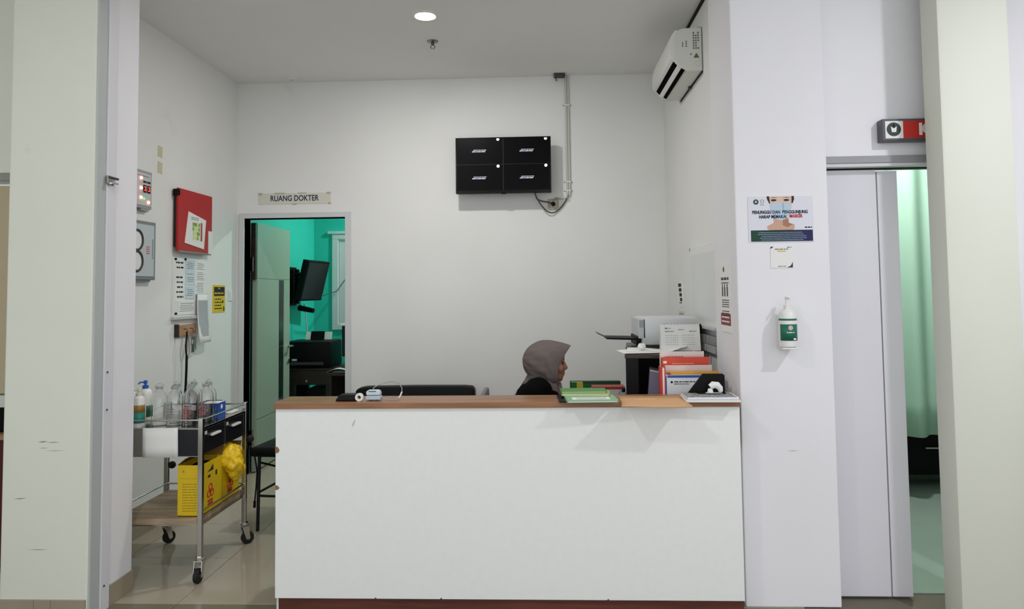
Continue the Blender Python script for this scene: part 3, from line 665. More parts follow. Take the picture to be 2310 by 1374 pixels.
# ------------------------------------------------------------------ right column things
CFY = 3.5
def cf_thing(name, label, cat, p, q, y=CFY):
    A = at(*p, Y=y); C_ = at(*q, Y=y)
    return thing(name, label, cat, ((A.x+C_.x)/2, y, (A.z+C_.z)/2)), abs(C_.x-A.x)/2, abs(A.z-C_.z)/2
t, a, b = cf_thing('mask_poster', 'poster asking visitors to wear masks on the white column', 'poster', (1686, 444), (1836, 545))
B(-a, a, -.003, 0, -b, b).build('sheet', mat('pale_lilac_paper', 'DCDCE6', .55), t)
SY = -.003
def poly(pts, y0, m_, nm, par=t): MB().prism([(x*a, z*b) for x, z in pts], y0-.0004, y0).build(nm, m_, par)
HAIR = mat('print_black_hair', '2A2326', .7); PSK = mat('print_skin', 'C9A48F', .7); PSKL = mat('print_light_skin', 'D8BFB0', .7); PSKD = mat('print_shaded_skin', 'A87860', .7)
poly([(-.42, 1), (.42, 1), (.43, .86), (.38, .68), (-.34, .68), (-.40, .86)], SY, HAIR, 'printed_hair')
poly([(-.34, 1), (.35, 1), (.34, .5), (.28, .2), (-.22, .2), (-.30, .5)], SY-.0004, PSKL, 'printed_face')
poly([(-.22, .05), (.24, .05), (.24, -.16), (.42, -.24), (.42, -.42), (.36, -.5), (-.34, -.5), (-.42, -.42), (-.42, -.3), (-.22, -.16)], SY, PSK, 'printed_neck')
poly([(.06, -.04), (.24, .02), (.24, -.16), (.36, -.24), (.2, -.36), (.06, -.26)], SY-.0004, PSKD, 'printed_neck_shade')
poly([(-.33, .66), (-.1, .71), (.06, .70), (.33, .66), (.3, .3), (.2, .06), (.04, -.06), (-.08, -.04), (-.2, .06), (-.29, .3)], SY-.0008, mat('print_mask_blue', 'B9CCDD', .7), 'printed_mask')
poly([(.06, .70), (.11, .69), (.11, .35), (.06, .32)], SY-.0012, mat('print_mask_fold', '9FB4C8', .7), 'printed_mask_fold')
for ex in (-.2, .19):
    poly([(ex-.1, .83), (ex-.04, .87), (ex+.04, .87), (ex+.1, .82), (ex+.03, .78), (ex-.05, .78)], SY-.0008, HAIR, 'printed_eye')
    poly([(ex-.13, .93), (ex, .96), (ex+.13, .92), (ex, .93)], SY-.0008, mat('print_brow', '6A5650', .7), 'printed_brow')
text('PENUNGGU DAN  PENGGUNJUNG', .0215, NAVY, t, -.003, b*.30, SY-.0013, bold=.0006, sx=.78)
text('HARAP MEMAKAI', .0215, NAVY, t, -.038, b*.10, SY-.0013, bold=.0006, sx=.78)
text('MASKER', .0215, REDINK, t, .072, b*.12, SY-.0013, bold=.0006, sx=.78)
m = MB(); k0, k1 = -a*.93, a*.97
for i in range(8):
    u0, u1 = k0+(k1-k0)*i/8, k0+(k1-k0)*(i+1)/8; f = i/7
    c = tuple(x*(1-f)+y*f for x, y in zip((.05, .25, .17), (.10, .10, .30)))
    MB().rect(u0, u1, -b*.97, -b*.48, SY).build('footer_band', mat('footer_%d' % i, c, .6), t)
m = MB(); rr = random.Random(8); [dashes(m, k0+.03+.02*rr.random(), k1-.03-.02*rr.random(), -b*(.6+.08*i), .003, SY-.0005, rnd=rr) for i in range(5)]; m.build('footer_text', mat('pale_print', '8FA0B8', .7), t)
m = MB(); disc(m, -a*.75, b*.76, .013, SY); m.build('emblem', mat('dark_green_emblem', '2C4A42', .6), t)
m = MB(); m.prism([(-a*.75-.006, b*.76-.003), (-a*.75+.006, b*.76-.003), (-a*.75, b*.76+.007)], SY-.0012, SY-.0004); m.build('emblem_mark', PAPER, t)
m = MB(); m.tube([(-a*.56+.009*math.cos(PI/2+q*2*PI/5), SY-.0006, b*.78+.009*math.sin(PI/2+q*2*PI/5)) for q in range(5)], .0012, 4, close=True); m.rect(-a*.56-.01, -a*.56+.01, b*.62, b*.645, SY); m.build('emblem', INKG, t)
m = MB(); dashes(m, a*.73, a*.95, -b*.4, .006, SY); m.build('small_lettering', INK, t)
t, a, b = cf_thing('small_sticker', 'small square white sticker with yellow band under the mask poster', 'sticker', (1737, 556), (1789, 604))
B(-a, a, -.003, 0, -b, b).build('sheet', PAPER, t)
m = MB(); m.rect(-.02, .02, b*.48, b*.6, SY); m.build('yellow_band', mat('sticker_yellow', 'D9BE5A', .6), t)
m = MB(); m.prism([(a*.45, -b*.97), (a*.97, -b*.97), (a*.97, -b*.45), (a*.8, -b*.8)], SY-.0004, SY); m.prism([(-a*.97, b*.97), (-a*.7, b*.97), (-a*.97, b*.75)], SY-.0004, SY); m.build('corner_mark', NAVY, t)
m = MB(); dashes(m, -a*.6, a*.6, b*.68, .005, SY); dashes(m, -a*.35, a*.4, -b*.9, .004, SY); dashes(m, a*.5, a*.9, b*.85, .005, SY); m.build('printed_text', INKG, t)
# sanitizer bottle in bracket
p = at(1778, 783, Y=3.445); sz = thing('sanitizer_bottle', 'white pump bottle with green label mounted on the column', 'bottle', (p.x, 3.445, p.z))
m = MB().lathe([(.034, 0), (.04, .004), (.041, .02), (.041, .135), (.037, .158), (.026, .172), (.014, .178)], 28); m.build('bottle', WPLAS, sz)
def wrap(r, z0, z1, a0, a1, m_, nm, par, n=16):
    P = [[(r*math.sin(a0+(a1-a0)*k/n), -r*math.cos(a0+(a1-a0)*k/n), z) for k in range(n+1)] for z in (z0, z1)]
    o = MB().grid(P).build(nm, m_, par); md = o.modifiers.new('thickness', 'SOLIDIFY'); md.thickness = .0006; md.offset = 1; return o
wrap(.0415, .032, .108, -1.2, 1.2, mat('green_label', '1F6B55', .5), 'label', sz)
wrap(.0415, .126, .134, -1.5, 1.5, MATS['green_label'], 'label_band', sz)
m = MB(); disc(m, 0, .092, .011, -.0424); m.build('label_emblem', mat('pale_pink_print', 'CDB7B4', .6), sz)
m = MB(); dashes(m, -.018, .018, .068, .004, -.0424); m.rect(.012, .024, .036, .044, -.0424); m.build('label_text', PAPER, sz)
m = MB().lathe([(.015, .176), (.015, .196), (.007, .198), (.006, .225)], 16); m.build('pump_collar', WPLAS, sz)
m = MB(); m.lathe([(.005, .222), (.009, .226), (.009, .236), (.004, .24)], 14); m.tube([(0, 0, .231), (0, -.03, .231), (0, -.038, .226)], .004); m.build('pump_head', WPLAS, sz)
m = MB(); m.box(-.03, .03, .047, .054, -.01, .15); m.box(-.036, .036, -.036, .05, -.008, -.0005); m.build('bracket', WPLAS, sz, .002)
# ward sign
p0 = at(1990, 268, Y=3.5); p1 = at(1990, 318, Y=3.5)
wz0, wz1 = p1.z, p0.z
ks = thing('ward_sign', 'framed red ward sign with round emblem above the sliding door', 'sign', (p0.x, 3.56, (wz0+wz1)/2))
kh_ = (wz1-wz0)/2
B(0, .52, -.055, 0, -kh_, kh_).build('frame', mat('dark_grey_frame', '55525A', .4), ks, .004)
B(.014, .506, -.058, -.055, -kh_+.012, kh_-.012).build('face', PAPER, ks)
B(.098, .506, -.0595, -.058, -kh_+.012, kh_-.012).build('red_field', mat('sign_red', 'C0281F', .5), ks)
m = MB(); disc(m, .054, .002, .034, -.058); m.build('emblem', mat('emblem_dark_green', '21352F', .5), ks)
m = MB(); m.prism([(.04, .016), (.054, .006), (.068, .016), (.064, -.012), (.044, -.012)], -.0592, -.058); m.build('emblem_mark', PAPER, ks)
m = MB(); m.prism([(.054, .03), (.060, .018), (.054, .010), (.048, .018)], -.0596, -.0588); m.build('emblem_star', INK, ks)
text('K', .075, PAPER, ks, .195, -.002, -.0597, bold=.004)

# ------------------------------------------------------------------ things on the counter ledge
ZL = ZT
def lp(px, py, z=ZL): return at(px, py, Z=z)
p = lp(786, 903); wl_ = thing('black_wallet', 'black leather pouch lying at the left end of the ledge', 'pouch', (p.x, 3.47, ZL))
MB().prism([(-.058, 0), (.055, 0), (.05, .02), (.045, .03), (-.026, .03), (-.044, .02)], -.04, .04).build('body', mat('black_leather', '0D0B0F', .5, spec=.3), wl_, .008)
MB().prism([(-.044, .0195), (.05, .0195), (.045, .0325), (-.03, .0325)], -.041, .0).build('flap', mat('black_leather_flap', '110F14', .5, spec=.3), wl_, .003)
p = lp(820, 898); rl = thing('tape_roll', 'white medical tape roll standing between pouch and monitor', 'tape roll', (p.x+.006, 3.435, ZL))
m = MB()
prof = [(.019, -.009), (.019, .009), (.009, .009), (.009, -.009)]
n = 24; vs = []; fs = []
for r_, y_ in prof: vs += [(r_*math.cos(2*PI*k/n), y_, .019+r_*math.sin(2*PI*k/n)) for k in range(n)]
for i in range(4):
    for k in range(n): fs.append((i*n+k, i*n+(k+1) % n, ((i+1) % 4)*n+(k+1) % n, ((i+1) % 4)*n+k))
m.add(vs, fs); m.build('roll', WPLAS, rl)
m = MB(); m.tube([(.0095*math.cos(k*PI/8), 0, .019+.0095*math.sin(k*PI/8)) for k in range(16)], .0015, 6, close=True); m.build('core', mat('cardboard_core', '8E7A66', .8), rl)
p = lp(848, 900); ox = thing('pulse_oximeter', 'pale blue pulse oximeter clip with a thin cable', 'oximeter', (p.x, 3.46, ZL))
m = MB(); m.prism([(-.034, .004), (.036, .004), (.038, .018), (.036, .024), (-.032, .024), (-.036, .018)], -.02, .02); m.build('lower_shell', mat('pale_blue_plastic', 'B4C3CE', .35), ox, .004)
m = MB(); m.prism([(-.032, .026), (.036, .026), (.034, .042), (.026, .05), (-.026, .05), (-.034, .042)], -.02, .02); m.build('upper_shell', mat('white_blue_plastic', 'C9D5DC', .3), ox, .005)
m = MB(); m.cyl((0, -.014, .025), (0, .014, .025), .006); m.box(-.02, -.01, -.018, .018, 0, .006); m.box(.01, .02, -.018, .018, 0, .006); m.build('hinge', DGREY, ox)
MB().rect(-.02, .016, .043, .047, -.0205).build('label_strip', DGREY, ox)
ce = [(-.005, 0, .05), (.0, .004, .06), (.015, .01, .07), (.05, .015, .08), (.075, .015, .088), (.1, .012, .088), (.122, .008, .078), (.136, .004, .058), (.137, 0, .04), (.13, -.002, .022), (.122, -.004, .012), (.12, -.006, .004), (.09, -.008, .003), (.06, -.004, .006), (.037, 0, .012)]
MB().tube(ce, .0022, 8).build('cable', mat('pale_grey_cable', '9C9C9C', .4), ox)
MB().tube([ce[8], ce[9], ce[10]], .004, 8).build('plug', WPLAS, ox)
# green folders
ga = lp(1268, 893); gbp = lp(1388, 906)
gf = thing('black_clipboard', 'black clipboard lying under the green folders', 'clipboard', (.19, 3.46, ZL), .04)
B(-.13, .125, -.10, .12, 0, .005).build('board', BLACK, gf, .001)
B(-.03, .05, .09, .12, .005, .014).build('clip', STEELB, gf, .002)
def folder(name, label, loc, rz, w_, d_, th, m_, grp=None, extra=None):
    t = thing(name, label, 'folder', loc, rz, grp)
    B(-w_/2, w_/2, -d_/2, d_/2, 0, .0015).build('back_cover', m_, t)
    B(-w_/2+.004, w_/2-.006, -d_/2+.004, d_/2-.004, .0015, th-.0015).build('papers', PAPER, t)
    cv = MB(); cv.box(-w_/2, w_/2, -d_/2, d_/2, th-.0015, th); cv.box(-w_/2-.001, -w_/2+.001, -d_/2, d_/2, 0, th); cv.build('front_cover', m_, t)
    return t
g1 = folder('paper_folder', 'pale green folder with white label lowest in the green pile', (.212, 3.415, ZL+.0055), .05, .235, .20, .009, GREENP)
m = MB(); m.box(-.09, .085, -.065, -.0, .0091, .0098); m.build('label_sheet', PAPER, g1)
m = MB(); [m.box(-.07, .07, -.055+.018*i, -.052+.018*i, .0098, .0102) for i in range(3)]; m.build('printed_text', INKG, g1)
folder('paper_folder', 'bright yellow green folder in the middle of the green pile', (.195, 3.52, ZL+.0145), -.05, .23, .12, .010, mat('lime_folder', 'A6B944', .5))
folder('paper_folder', 'mid green folder on top of the green pile', (.185, 3.55, ZL+.0245), .02, .22, .12, .008, GREEN)
# envelope hanging over the edge a little
ev = thing('manila_envelope', 'orange brown envelope hanging over the front edge of the ledge', 'envelope', (.50, 3.40, ZL), -.02)
def bend(y): return .0025 if y > -.03 else .0025-.13*(-.03-y)**1.3
ys = [-.145+.24*i/12 for i in range(13)]
def esheet(x0, x1, ya, yb, up_, th, nm, m_):
    yy = [ya+(yb-ya)*i/10 for i in range(11)]
    o = MB().grid([[(x0+(x1-x0)*u+.012*(u-.5)*(y < -.1), y, bend(y)+up_+.002*math.sin(u*6+1)*max(0, -.03-y)*8) for u in [k/8 for k in range(9)]] for y in yy]).build(nm, m_, ev)
    md = o.modifiers.new('thickness', 'SOLIDIFY'); md.thickness = th; md.offset = 0; return o
esheet(-.15, .15, -.145, .095, 0, .004, 'body', ORANGE)
esheet(-.148, .148, .055, .095, .003, .0012, 'flap', mat('manila_flap', 'C0925F', .75))
esheet(-.09, .02, -.0, .03, .0028, .0008, 'label', mat('pale_tan_label', 'E0B78C', .7))
# document stack
ds = thing('document_stack', 'stack of printed reports at the right end of the ledge', 'documents', (.77, 3.425, ZL), -.03)
zz = 0; rr = random.Random(11)
for k, (m_, th) in enumerate(((PAPER, .008), (mat('lilac_paper', 'C9C9DA', .8), .006), (PAPER, .007))):
    w_ = .125-.004*k; B(-w_, w_-.004, -.085+.004*k, .09, zz, zz+th).build('booklet', m_, ds, .0005, rotz=rr.uniform(-.03, .03)); zz += th
B(-.118, .105, -.075, .092, zz, zz+.0015).build('cover', mat('grey_patterned_cover', '8E8F8D', .6, var=.6, scale=60), ds, rotz=.02); ZD = ZL+zz+.0015
# black holder with white object
bh = thing('black_card_holder', 'black slanted card holder standing on the report stack', 'holder', (.78, 3.485, ZD))
MB().prism([(-.10, 0), (.075, 0), (.075, .082), (.066, .09), (-.03, .09)], .0, .012).build('back_plate', BLACK, bh, .003)
B(-.06, .07, -.04, .004, 0, .006).build('foot', BLACK, bh, .002)
wm = thing('white_tape_dispenser', 'small white curved dispenser in front of the black holder', 'dispenser', (.795, 3.45, ZD+.006))
MB().tube([(-.018, 0, .026), (-.005, 0, .036), (.015, 0, .034), (.028, 0, .02), (.031, 0, .004)], [.014, .017, .017, .014, .010], 14).build('shell', WPLAS, wm)
MB().lathe([(.012, -.001), (.014, .002), (.012, .014), (.008, .02)], 14, (-.018, 0, .0)).build('nozzle', WPLAS, wm)
MB().box(-.04, .035, -.012, .012, -.002, .0005).build('base', LGREY, wm)

# ------------------------------------------------------------------ standing files behind the ledge
ZDK = .765
files = [ # px left, px right, py top, Y, thick, material, label
    (1500, 1611, 846, 3.66, .016, mat('white_plastic_file', 'D5DADD', .4), 'white file with blue edge frontmost of the standing files'),
    (1506, 1622, 838, 3.69, .018, mat('mustard_file', 'D39A2B', .5), 'mustard yellow file second of the standing files'),
    (1500, 1606, 824, 3.725, .022, mat('pink_white_file', 'D9C4BE', .6), 'pinkish white file in the middle of the standing files'),
    (1494, 1600, 806, 3.765, .030, mat('red_orange_file', 'D2452C', .45), 'bright red file standing behind the pinkish one'),
    (1490, 1588, 793, 3.81, .026, mat('pale_pink_papers', 'E0CFC9', .7), 'pale pink paper bundle rearmost of the standing files')]
for k, (pa, pb, py, y, th, m_, lb) in enumerate(files):
    A = at(pa, py, Y=y); C_ = at(pb, py, Y=y); w_ = C_.x-A.x; h_ = A.z-ZDK
    t = thing('standing_file', lb, 'file', (A.x, y, ZDK), group='standing files')
    B(0, w_, 0, .0015, 0, h_).build('front_cover', m_, t, .0005)
    B(.004, w_-.003, .0015, th-.0015, .003, h_-.004).build('papers', PAPER, t)
    B(0, w_, th-.0015, th, 0, h_*.99).build('back_cover', m_, t, .0005)
    B(-.002, .0005, 0, th, 0, h_*.99).build('spine', mat('red_spine', 'C23A2C', .5) if k in (2, 3) else m_, t)
    if k == 0:
        B(.012, w_-.008, -.001, 0, h_-.014, h_-.002).build('blue_strip', BLUE, t)
        B(-.001, .008, -.001, 0, 0, h_-.004).build('blue_edge', BLUE, t)
        m = MB(); dashes(m, .045, .15, h_-.037, .005, 0); dashes(m, .045, .12, h_-.047, .004, 0); disc(m, .033, h_-.036, .006, 0); m.build('printed_text', INK, t)
    if k == 1: MB().cyl((.008, -.003, h_-.014), (.008, 0, h_-.014), .008).build('red_dot', REDINK, t)
    if k == 3:
        m = MB(); dashes(m, .05, .16, h_-.035, .004, 0); m.build('printed_text', mat('pale_red_print', 'EFA898', .6), t)
        for z in (.02, .045): B(.004, .022, -.001, 0, h_-z-.012, h_-z).build('white_label', PAPER, t)
    if k == 4:
        m = MB(); dashes(m, .02, .12, h_-.03, .004, 0); m.build('printed_text', INKG, t)
ro = thing('upright_binder', 'narrow red binder standing left of the files', 'binder', (at(1500, 850, Y=3.67).x-.026, 3.655, ZDK))
hh_ = at(1498, 828, Y=3.66).z-ZDK
B(0, .012, 0, .05, 0, hh_).build('cover', MATS['red_spine'], ro, .001); B(.012, .022, .003, .048, .002, hh_-.006).build('papers', PAPER, ro); B(.022, .027, 0, .05, 0, hh_).build('cover', MATS['red_spine'], ro, .001)

# ------------------------------------------------------------------ open desk shelf on side desk with printer
sx0 = at(1412, 840, Y=4.06).x; sx1 = XR-.03; st_ = at(1420, 800, Y=4.06).z
SA = -math.atan2(.117, .94)
dsf = thing('desk_shelf', 'dark open desk shelf standing on the side desk', 'shelf', (sx0, 4.06, .742), SA)
hsf = st_-.742; SW, SD = .385, .93
SHB = mat('matt_black_panel', '0B0909', .5, spec=.3)
B(0, .07, 0, .02, 0, hsf-.02).build('front_stile', SHB, dsf, .001)
B(0, .02, .02, SD, 0, hsf-.02).build('side_panel', SHB, dsf, .001)
B(SW-.02, SW, 0, SD, 0, hsf-.02).build('side_panel', DARKW, dsf, .001)
B(-.005, SW, -.01, SD, hsf-.02, hsf).build('top', DARKW, dsf, .001)
B(.02, SW-.02, SD-.02, SD, 0, hsf-.02).build('back_panel', DARKW, dsf)
B(.215, .235, .01, SD-.02, 0, hsf-.02).build('divider', DARKW, dsf)
B(.035, .06, -.0015, 0, .035, .042).build('badge', STEELB, dsf)
xm = sx0+.215
ppf = thing('lilac_document_file', 'lilac document file leaning inside the dark desk shelf', 'file', (xm-.095, 4.085, .742), SA)
MB().prism([(-.012, 0), (.07, 0), (.085, .285), (.015, .30)], 0, .22).build('case', mat('lilac_file', '8C86A0', .6), ppf, .002)
MB().prism([(.015, .30), (.083, .285), (.083, .29), (.017, .305)], .002, .21).build('papers', PAPER, ppf)
tc2 = thing('desk_cable', 'thin grey cable looping beside the dark shelf', 'cable', (sx0, 4.1, .742))
MB().tube([(-.003, 0, .19), (-.03, .0, .185), (-.045, 0, .15), (-.04, 0, .1), (-.015, 0, .05), (-.004, 0, .01)], .003).build('cable', INKG, tc2)
MB().box(-.02, -.001, -.01, .01, .18, .2).build('plug', BLACK, tc2)
ZS = st_
# paper sheets on shelf
for k, (x, y, rz, lb) in enumerate(((sx0+.15, 4.2, .1, 'lower loose white sheet lying on the dark desk shelf'), (sx0+.2, 4.24, -.12, 'upper loose white sheet lying on the dark desk shelf'))):
    P = [[(-.17+.34*u, -.11+.22*v, .003+.004*k+.02*max(0, u-.6)**2*10*(1-v)+.006*math.sin(u*5+k)*v) for u in [i/10 for i in range(11)]] for v in (0, .25, .5, .75, 1)]
    o = MB().grid(P).build('loose_sheet', PAPER, None, loc=(x, y, ZS+.001), rotz=rz); o.modifiers.new('thickness', 'SOLIDIFY').thickness = .002; tag(o, lb, 'paper', 'loose sheets')
# tent calendar
A = at(1491, 732, Y=4.14); C_ = at(1580, 732, Y=4.14)
ca = thing('desk_calendar', 'white tent calendar standing on the dark desk shelf', 'calendar', ((A.x+C_.x)/2, 4.14, ZS+.012))
w_ = (C_.x-A.x)/2; h_ = A.z-ZS-.012
m = MB(); m.add([(-w_, -.0, 0), (w_, 0, 0), (w_, .03, h_), (-w_, .03, h_), (-w_, .002, 0), (w_, .002, 0), (w_, .032, h_), (-w_, .032, h_)], [(0, 1, 2, 3), (7, 6, 5, 4), (0, 4, 5, 1), (1, 5, 6, 2), (2, 6, 7, 3), (3, 7, 4, 0)]); fpg = m.build('front_page', PAPER, ca)
m = MB(); m.add([(-w_, .07, 0), (w_, .07, 0), (w_, .034, h_), (-w_, .034, h_), (-w_, .068, 0), (w_, .068, 0), (w_, .032, h_), (-w_, .032, h_)], [(0, 1, 2, 3), (7, 6, 5, 4), (0, 4, 5, 1), (1, 5, 6, 2), (2, 6, 7, 3), (3, 7, 4, 0)]); m.build('back_page', PAPER, ca)
m = MB(); rr = random.Random(4)
m.rect(-w_+.025, -w_+.04, h_-.028, h_-.02, 0); dashes(m, -w_+.045, -w_+.06, h_-.026, .004, 0); dashes(m, -.01, .02, h_-.034, .004, 0); dashes(m, -w_+.025, -w_+.075, h_-.044, .005, 0); dashes(m, w_-.06, w_-.02, h_-.044, .005, 0)
for blk in (-w_+.028, .012):
    for i in range(7):
        for j in range(5): m.rect(blk+i*.0105, blk+i*.0105+.004, h_-.065-j*.013, h_-.062-j*.013, 0)
for v in range(len(m.v)): x, y, z = m.v[v]; m.v[v] = (x, y-.0006+.03*z/h_, z)
m.build('printed_text', INKG, fpg)
m = MB(); [m.tube([(-w_+.01+i*(2*w_-.02)/15, .032+.006*math.cos(q*PI/4), h_+.0+.006*math.sin(q*PI/4)) for q in range(8)], .0009, 5, close=True) for i in range(16)]; m.build('wire_binding', STEEL, ca)
# printer
A = at(1440, 717, Y=4.45); C_ = at(1550, 717, Y=4.45)
pr = thing('desk_printer', 'white laser printer with black paper tray on the dark shelf', 'printer', (A.x, 4.45, ZS))
pw = XR-.06-A.x; ph = A.z-ZS
B(.02, pw, 0, .36, .02, ph).build('body', mat('printer_white', 'D3D6D8', .4), pr, .012)
B(.0, .045, 0, .36, .06, ph-.006).build('front_bezel', mat('printer_grey', 'BFC3C6', .4), pr, .006)
B(.03, pw-.03, .02, .34, 0, .02).build('base', DGREY, pr)
B(-.01, .03, .03, .33, .015, .075).build('output_slot', BLACK, pr, .008)
tr_ = MB(); tr_.add([(-.19, .06, .055), (0, .06, .048), (0, .3, .048), (-.19, .3, .055), (-.19, .06, .065), (0, .06, .06), (0, .3, .06), (-.19, .3, .065)], [(0, 1, 2, 3), (7, 6, 5, 4), (0, 4, 5, 1), (1, 5, 6, 2), (2, 6, 7, 3), (3, 7, 4, 0)])
ty = tr_.build('paper_tray', BLACK, pr)
m = MB(); m.add([(-.245, .1, .088), (-.185, .1, .06), (-.185, .26, .06), (-.245, .26, .088), (-.243, .1, .092), (-.183, .1, .064), (-.183, .26, .064), (-.243, .26, .092)], [(0, 1, 2, 3), (7, 6, 5, 4), (0, 4, 5, 1), (1, 5, 6, 2), (2, 6, 7, 3), (3, 7, 4, 0)]); m.build('tray_flap', DGREY, ty)
B(.005, .03, -.001, .0, ph-.06, ph-.015).build('control_panel', GREYM, pr)
for k in range(3): pass
# crumpled tissue
p = at(1445, 774, Y=4.25); ti = MB().sphere((0, 0, .02), .022, 10, (1.1, 1, .85)); rr = random.Random(6)
ti.v = [tuple(c*(1+rr.uniform(-.18, .18)) if i < 2 else max(0.001, c*(1+rr.uniform(-.15, .15))) for i, c in enumerate(v)) for v in ti.v]
tag(ti.build('crumpled_tissue', PAPER, None, angle=.3, loc=(p.x, 4.2, ZS+.012)), 'crumpled white tissue on the shelf by the printer', 'tissue')
# green binder and red stacked papers on the side desk
y = 4.62; A = at(1286, 862, Y=y); C_ = at(1400, 862, Y=y)
gb = thing('green_binder', 'dark green lever arch binder with yellow label on side desk', 'binder', (A.x, y, .742)); gh = A.z-.742; gw = C_.x-A.x
B(0, gw, 0, .004, 0, gh).build('front_cover', GREEND, gb, .002); B(0, .004, 0, .07, 0, gh).build('spine', GREEND, gb, .001); B(0, gw, .066, .07, 0, gh).build('back_cover', GREEND, gb, .001)
B(.01, gw-.005, .006, .064, .004, gh-.006).build('papers', PAPER, gb)
B(.042, .082, -.0015, 0, gh-.06, gh+.001).build('yellow_label', mat('yellow_label', 'CDBB3A', .5), gb)
B(.08, gw, -.004, .01, gh-.006, gh+.004).build('metal_edge', DGREY, gb)
rp = thing('report_bundle', 'red banded bundle of white papers before the green binder', 'documents', (A.x+.10, y-.16, .742))
bw = gw-.10+.01
P_ = [(0, 0), (bw, 0), (bw, .145), (.03, .145), (.008, .125)]
MB().prism(P_, 0, .10).build('papers', PAPER, rp, .002)
B(.03, bw, .0, .10, .145, .162).build('red_cover', mat('muted_red_cover', 'B0473F', .5), rp, .002)

# ------------------------------------------------------------------ black sofa against the back wall
sf = thing('black_sofa', 'low black two seat sofa against the back wall', 'sofa', (0, 0, 0))
bx0, bx1 = at(802, 880, Y=5.62).x, at(1071, 880, Y=5.62).x; bz1 = at(930, 872, Y=5.62).z
m = MB(); m.prism([(bx0, .40), (bx1, .40), (bx1, bz1-.03), (bx1-.02, bz1-.005), (bx1-.08, bz1), ((bx0+bx1)/2, bz1+.002), (bx0+.08, bz1-.002), (bx0+.02, bz1-.012), (bx0, bz1-.04)], 5.60, 5.72); m.build('backrest', BLACKF, sf, .012)
B(bx0, (bx0+bx1)/2-.003, 5.12, 5.60, .33, .44).build('seat_cushion', BLACKF, sf, .025); B((bx0+bx1)/2+.003, bx1, 5.12, 5.60, .33, .44).build('seat_cushion', BLACKF, sf, .025)
B(bx0, bx1, 5.13, 5.72, .2, .33).build('frame', BLACKF, sf, .01)
for x in (bx0+.05, bx1-.05):
    for y_ in (5.18, 5.67): MB().cyl((x, y_, 0), (x, y_, .2), .018).build('leg', STEEL, sf)

# ------------------------------------------------------------------ chair by the trolley
vc = thing('visitor_chair', 'black padded metal chair between trolley and counter', 'chair', (-1.62, 4.72, 0), -PI/2-.12)
ZSEAT = .53
m = MB(); m.prism([(-.23, -.03), (.23, -.03), (.235, .0), (.22, .03), (-.22, .03), (-.235, 0)], -.22, .22, Matrix.Translation((0, 0, ZSEAT-.03))); m.build('seat', BLACKF, vc, .012)
FR = mat('dark_chair_metal', '232426', .35, .6)
for sx in (-.19, .19):
    MB().tube([(sx, -.19, 0), (sx, -.18, ZSEAT-.06)], .011).build('leg', FR, vc)
    MB().tube([(sx, .25, 0), (sx, .19, ZSEAT-.06), (sx, .215, .62), (sx, .24, .77)], .011).build('leg', FR, vc)
    MB().tube([(sx, -.185, .22), (sx, .22, .22)], .008).build('stretcher', FR, vc)
MB().tube([(-.19, .22, .22), (.19, -.185, ZSEAT-.1)], .007).build('brace', FR, vc)
MB().tube([(-.19, -.185, .24), (.19, -.185, .24)], .008).build('stretcher', FR, vc)
MB().tube([(-.19, -.185, ZSEAT-.07), (.19, -.185, ZSEAT-.07)], .009).build('seat_rail', FR, vc)
B(-.2, .2, .215, .245, .60, .78).build('backrest', BLACKF, vc, .01)

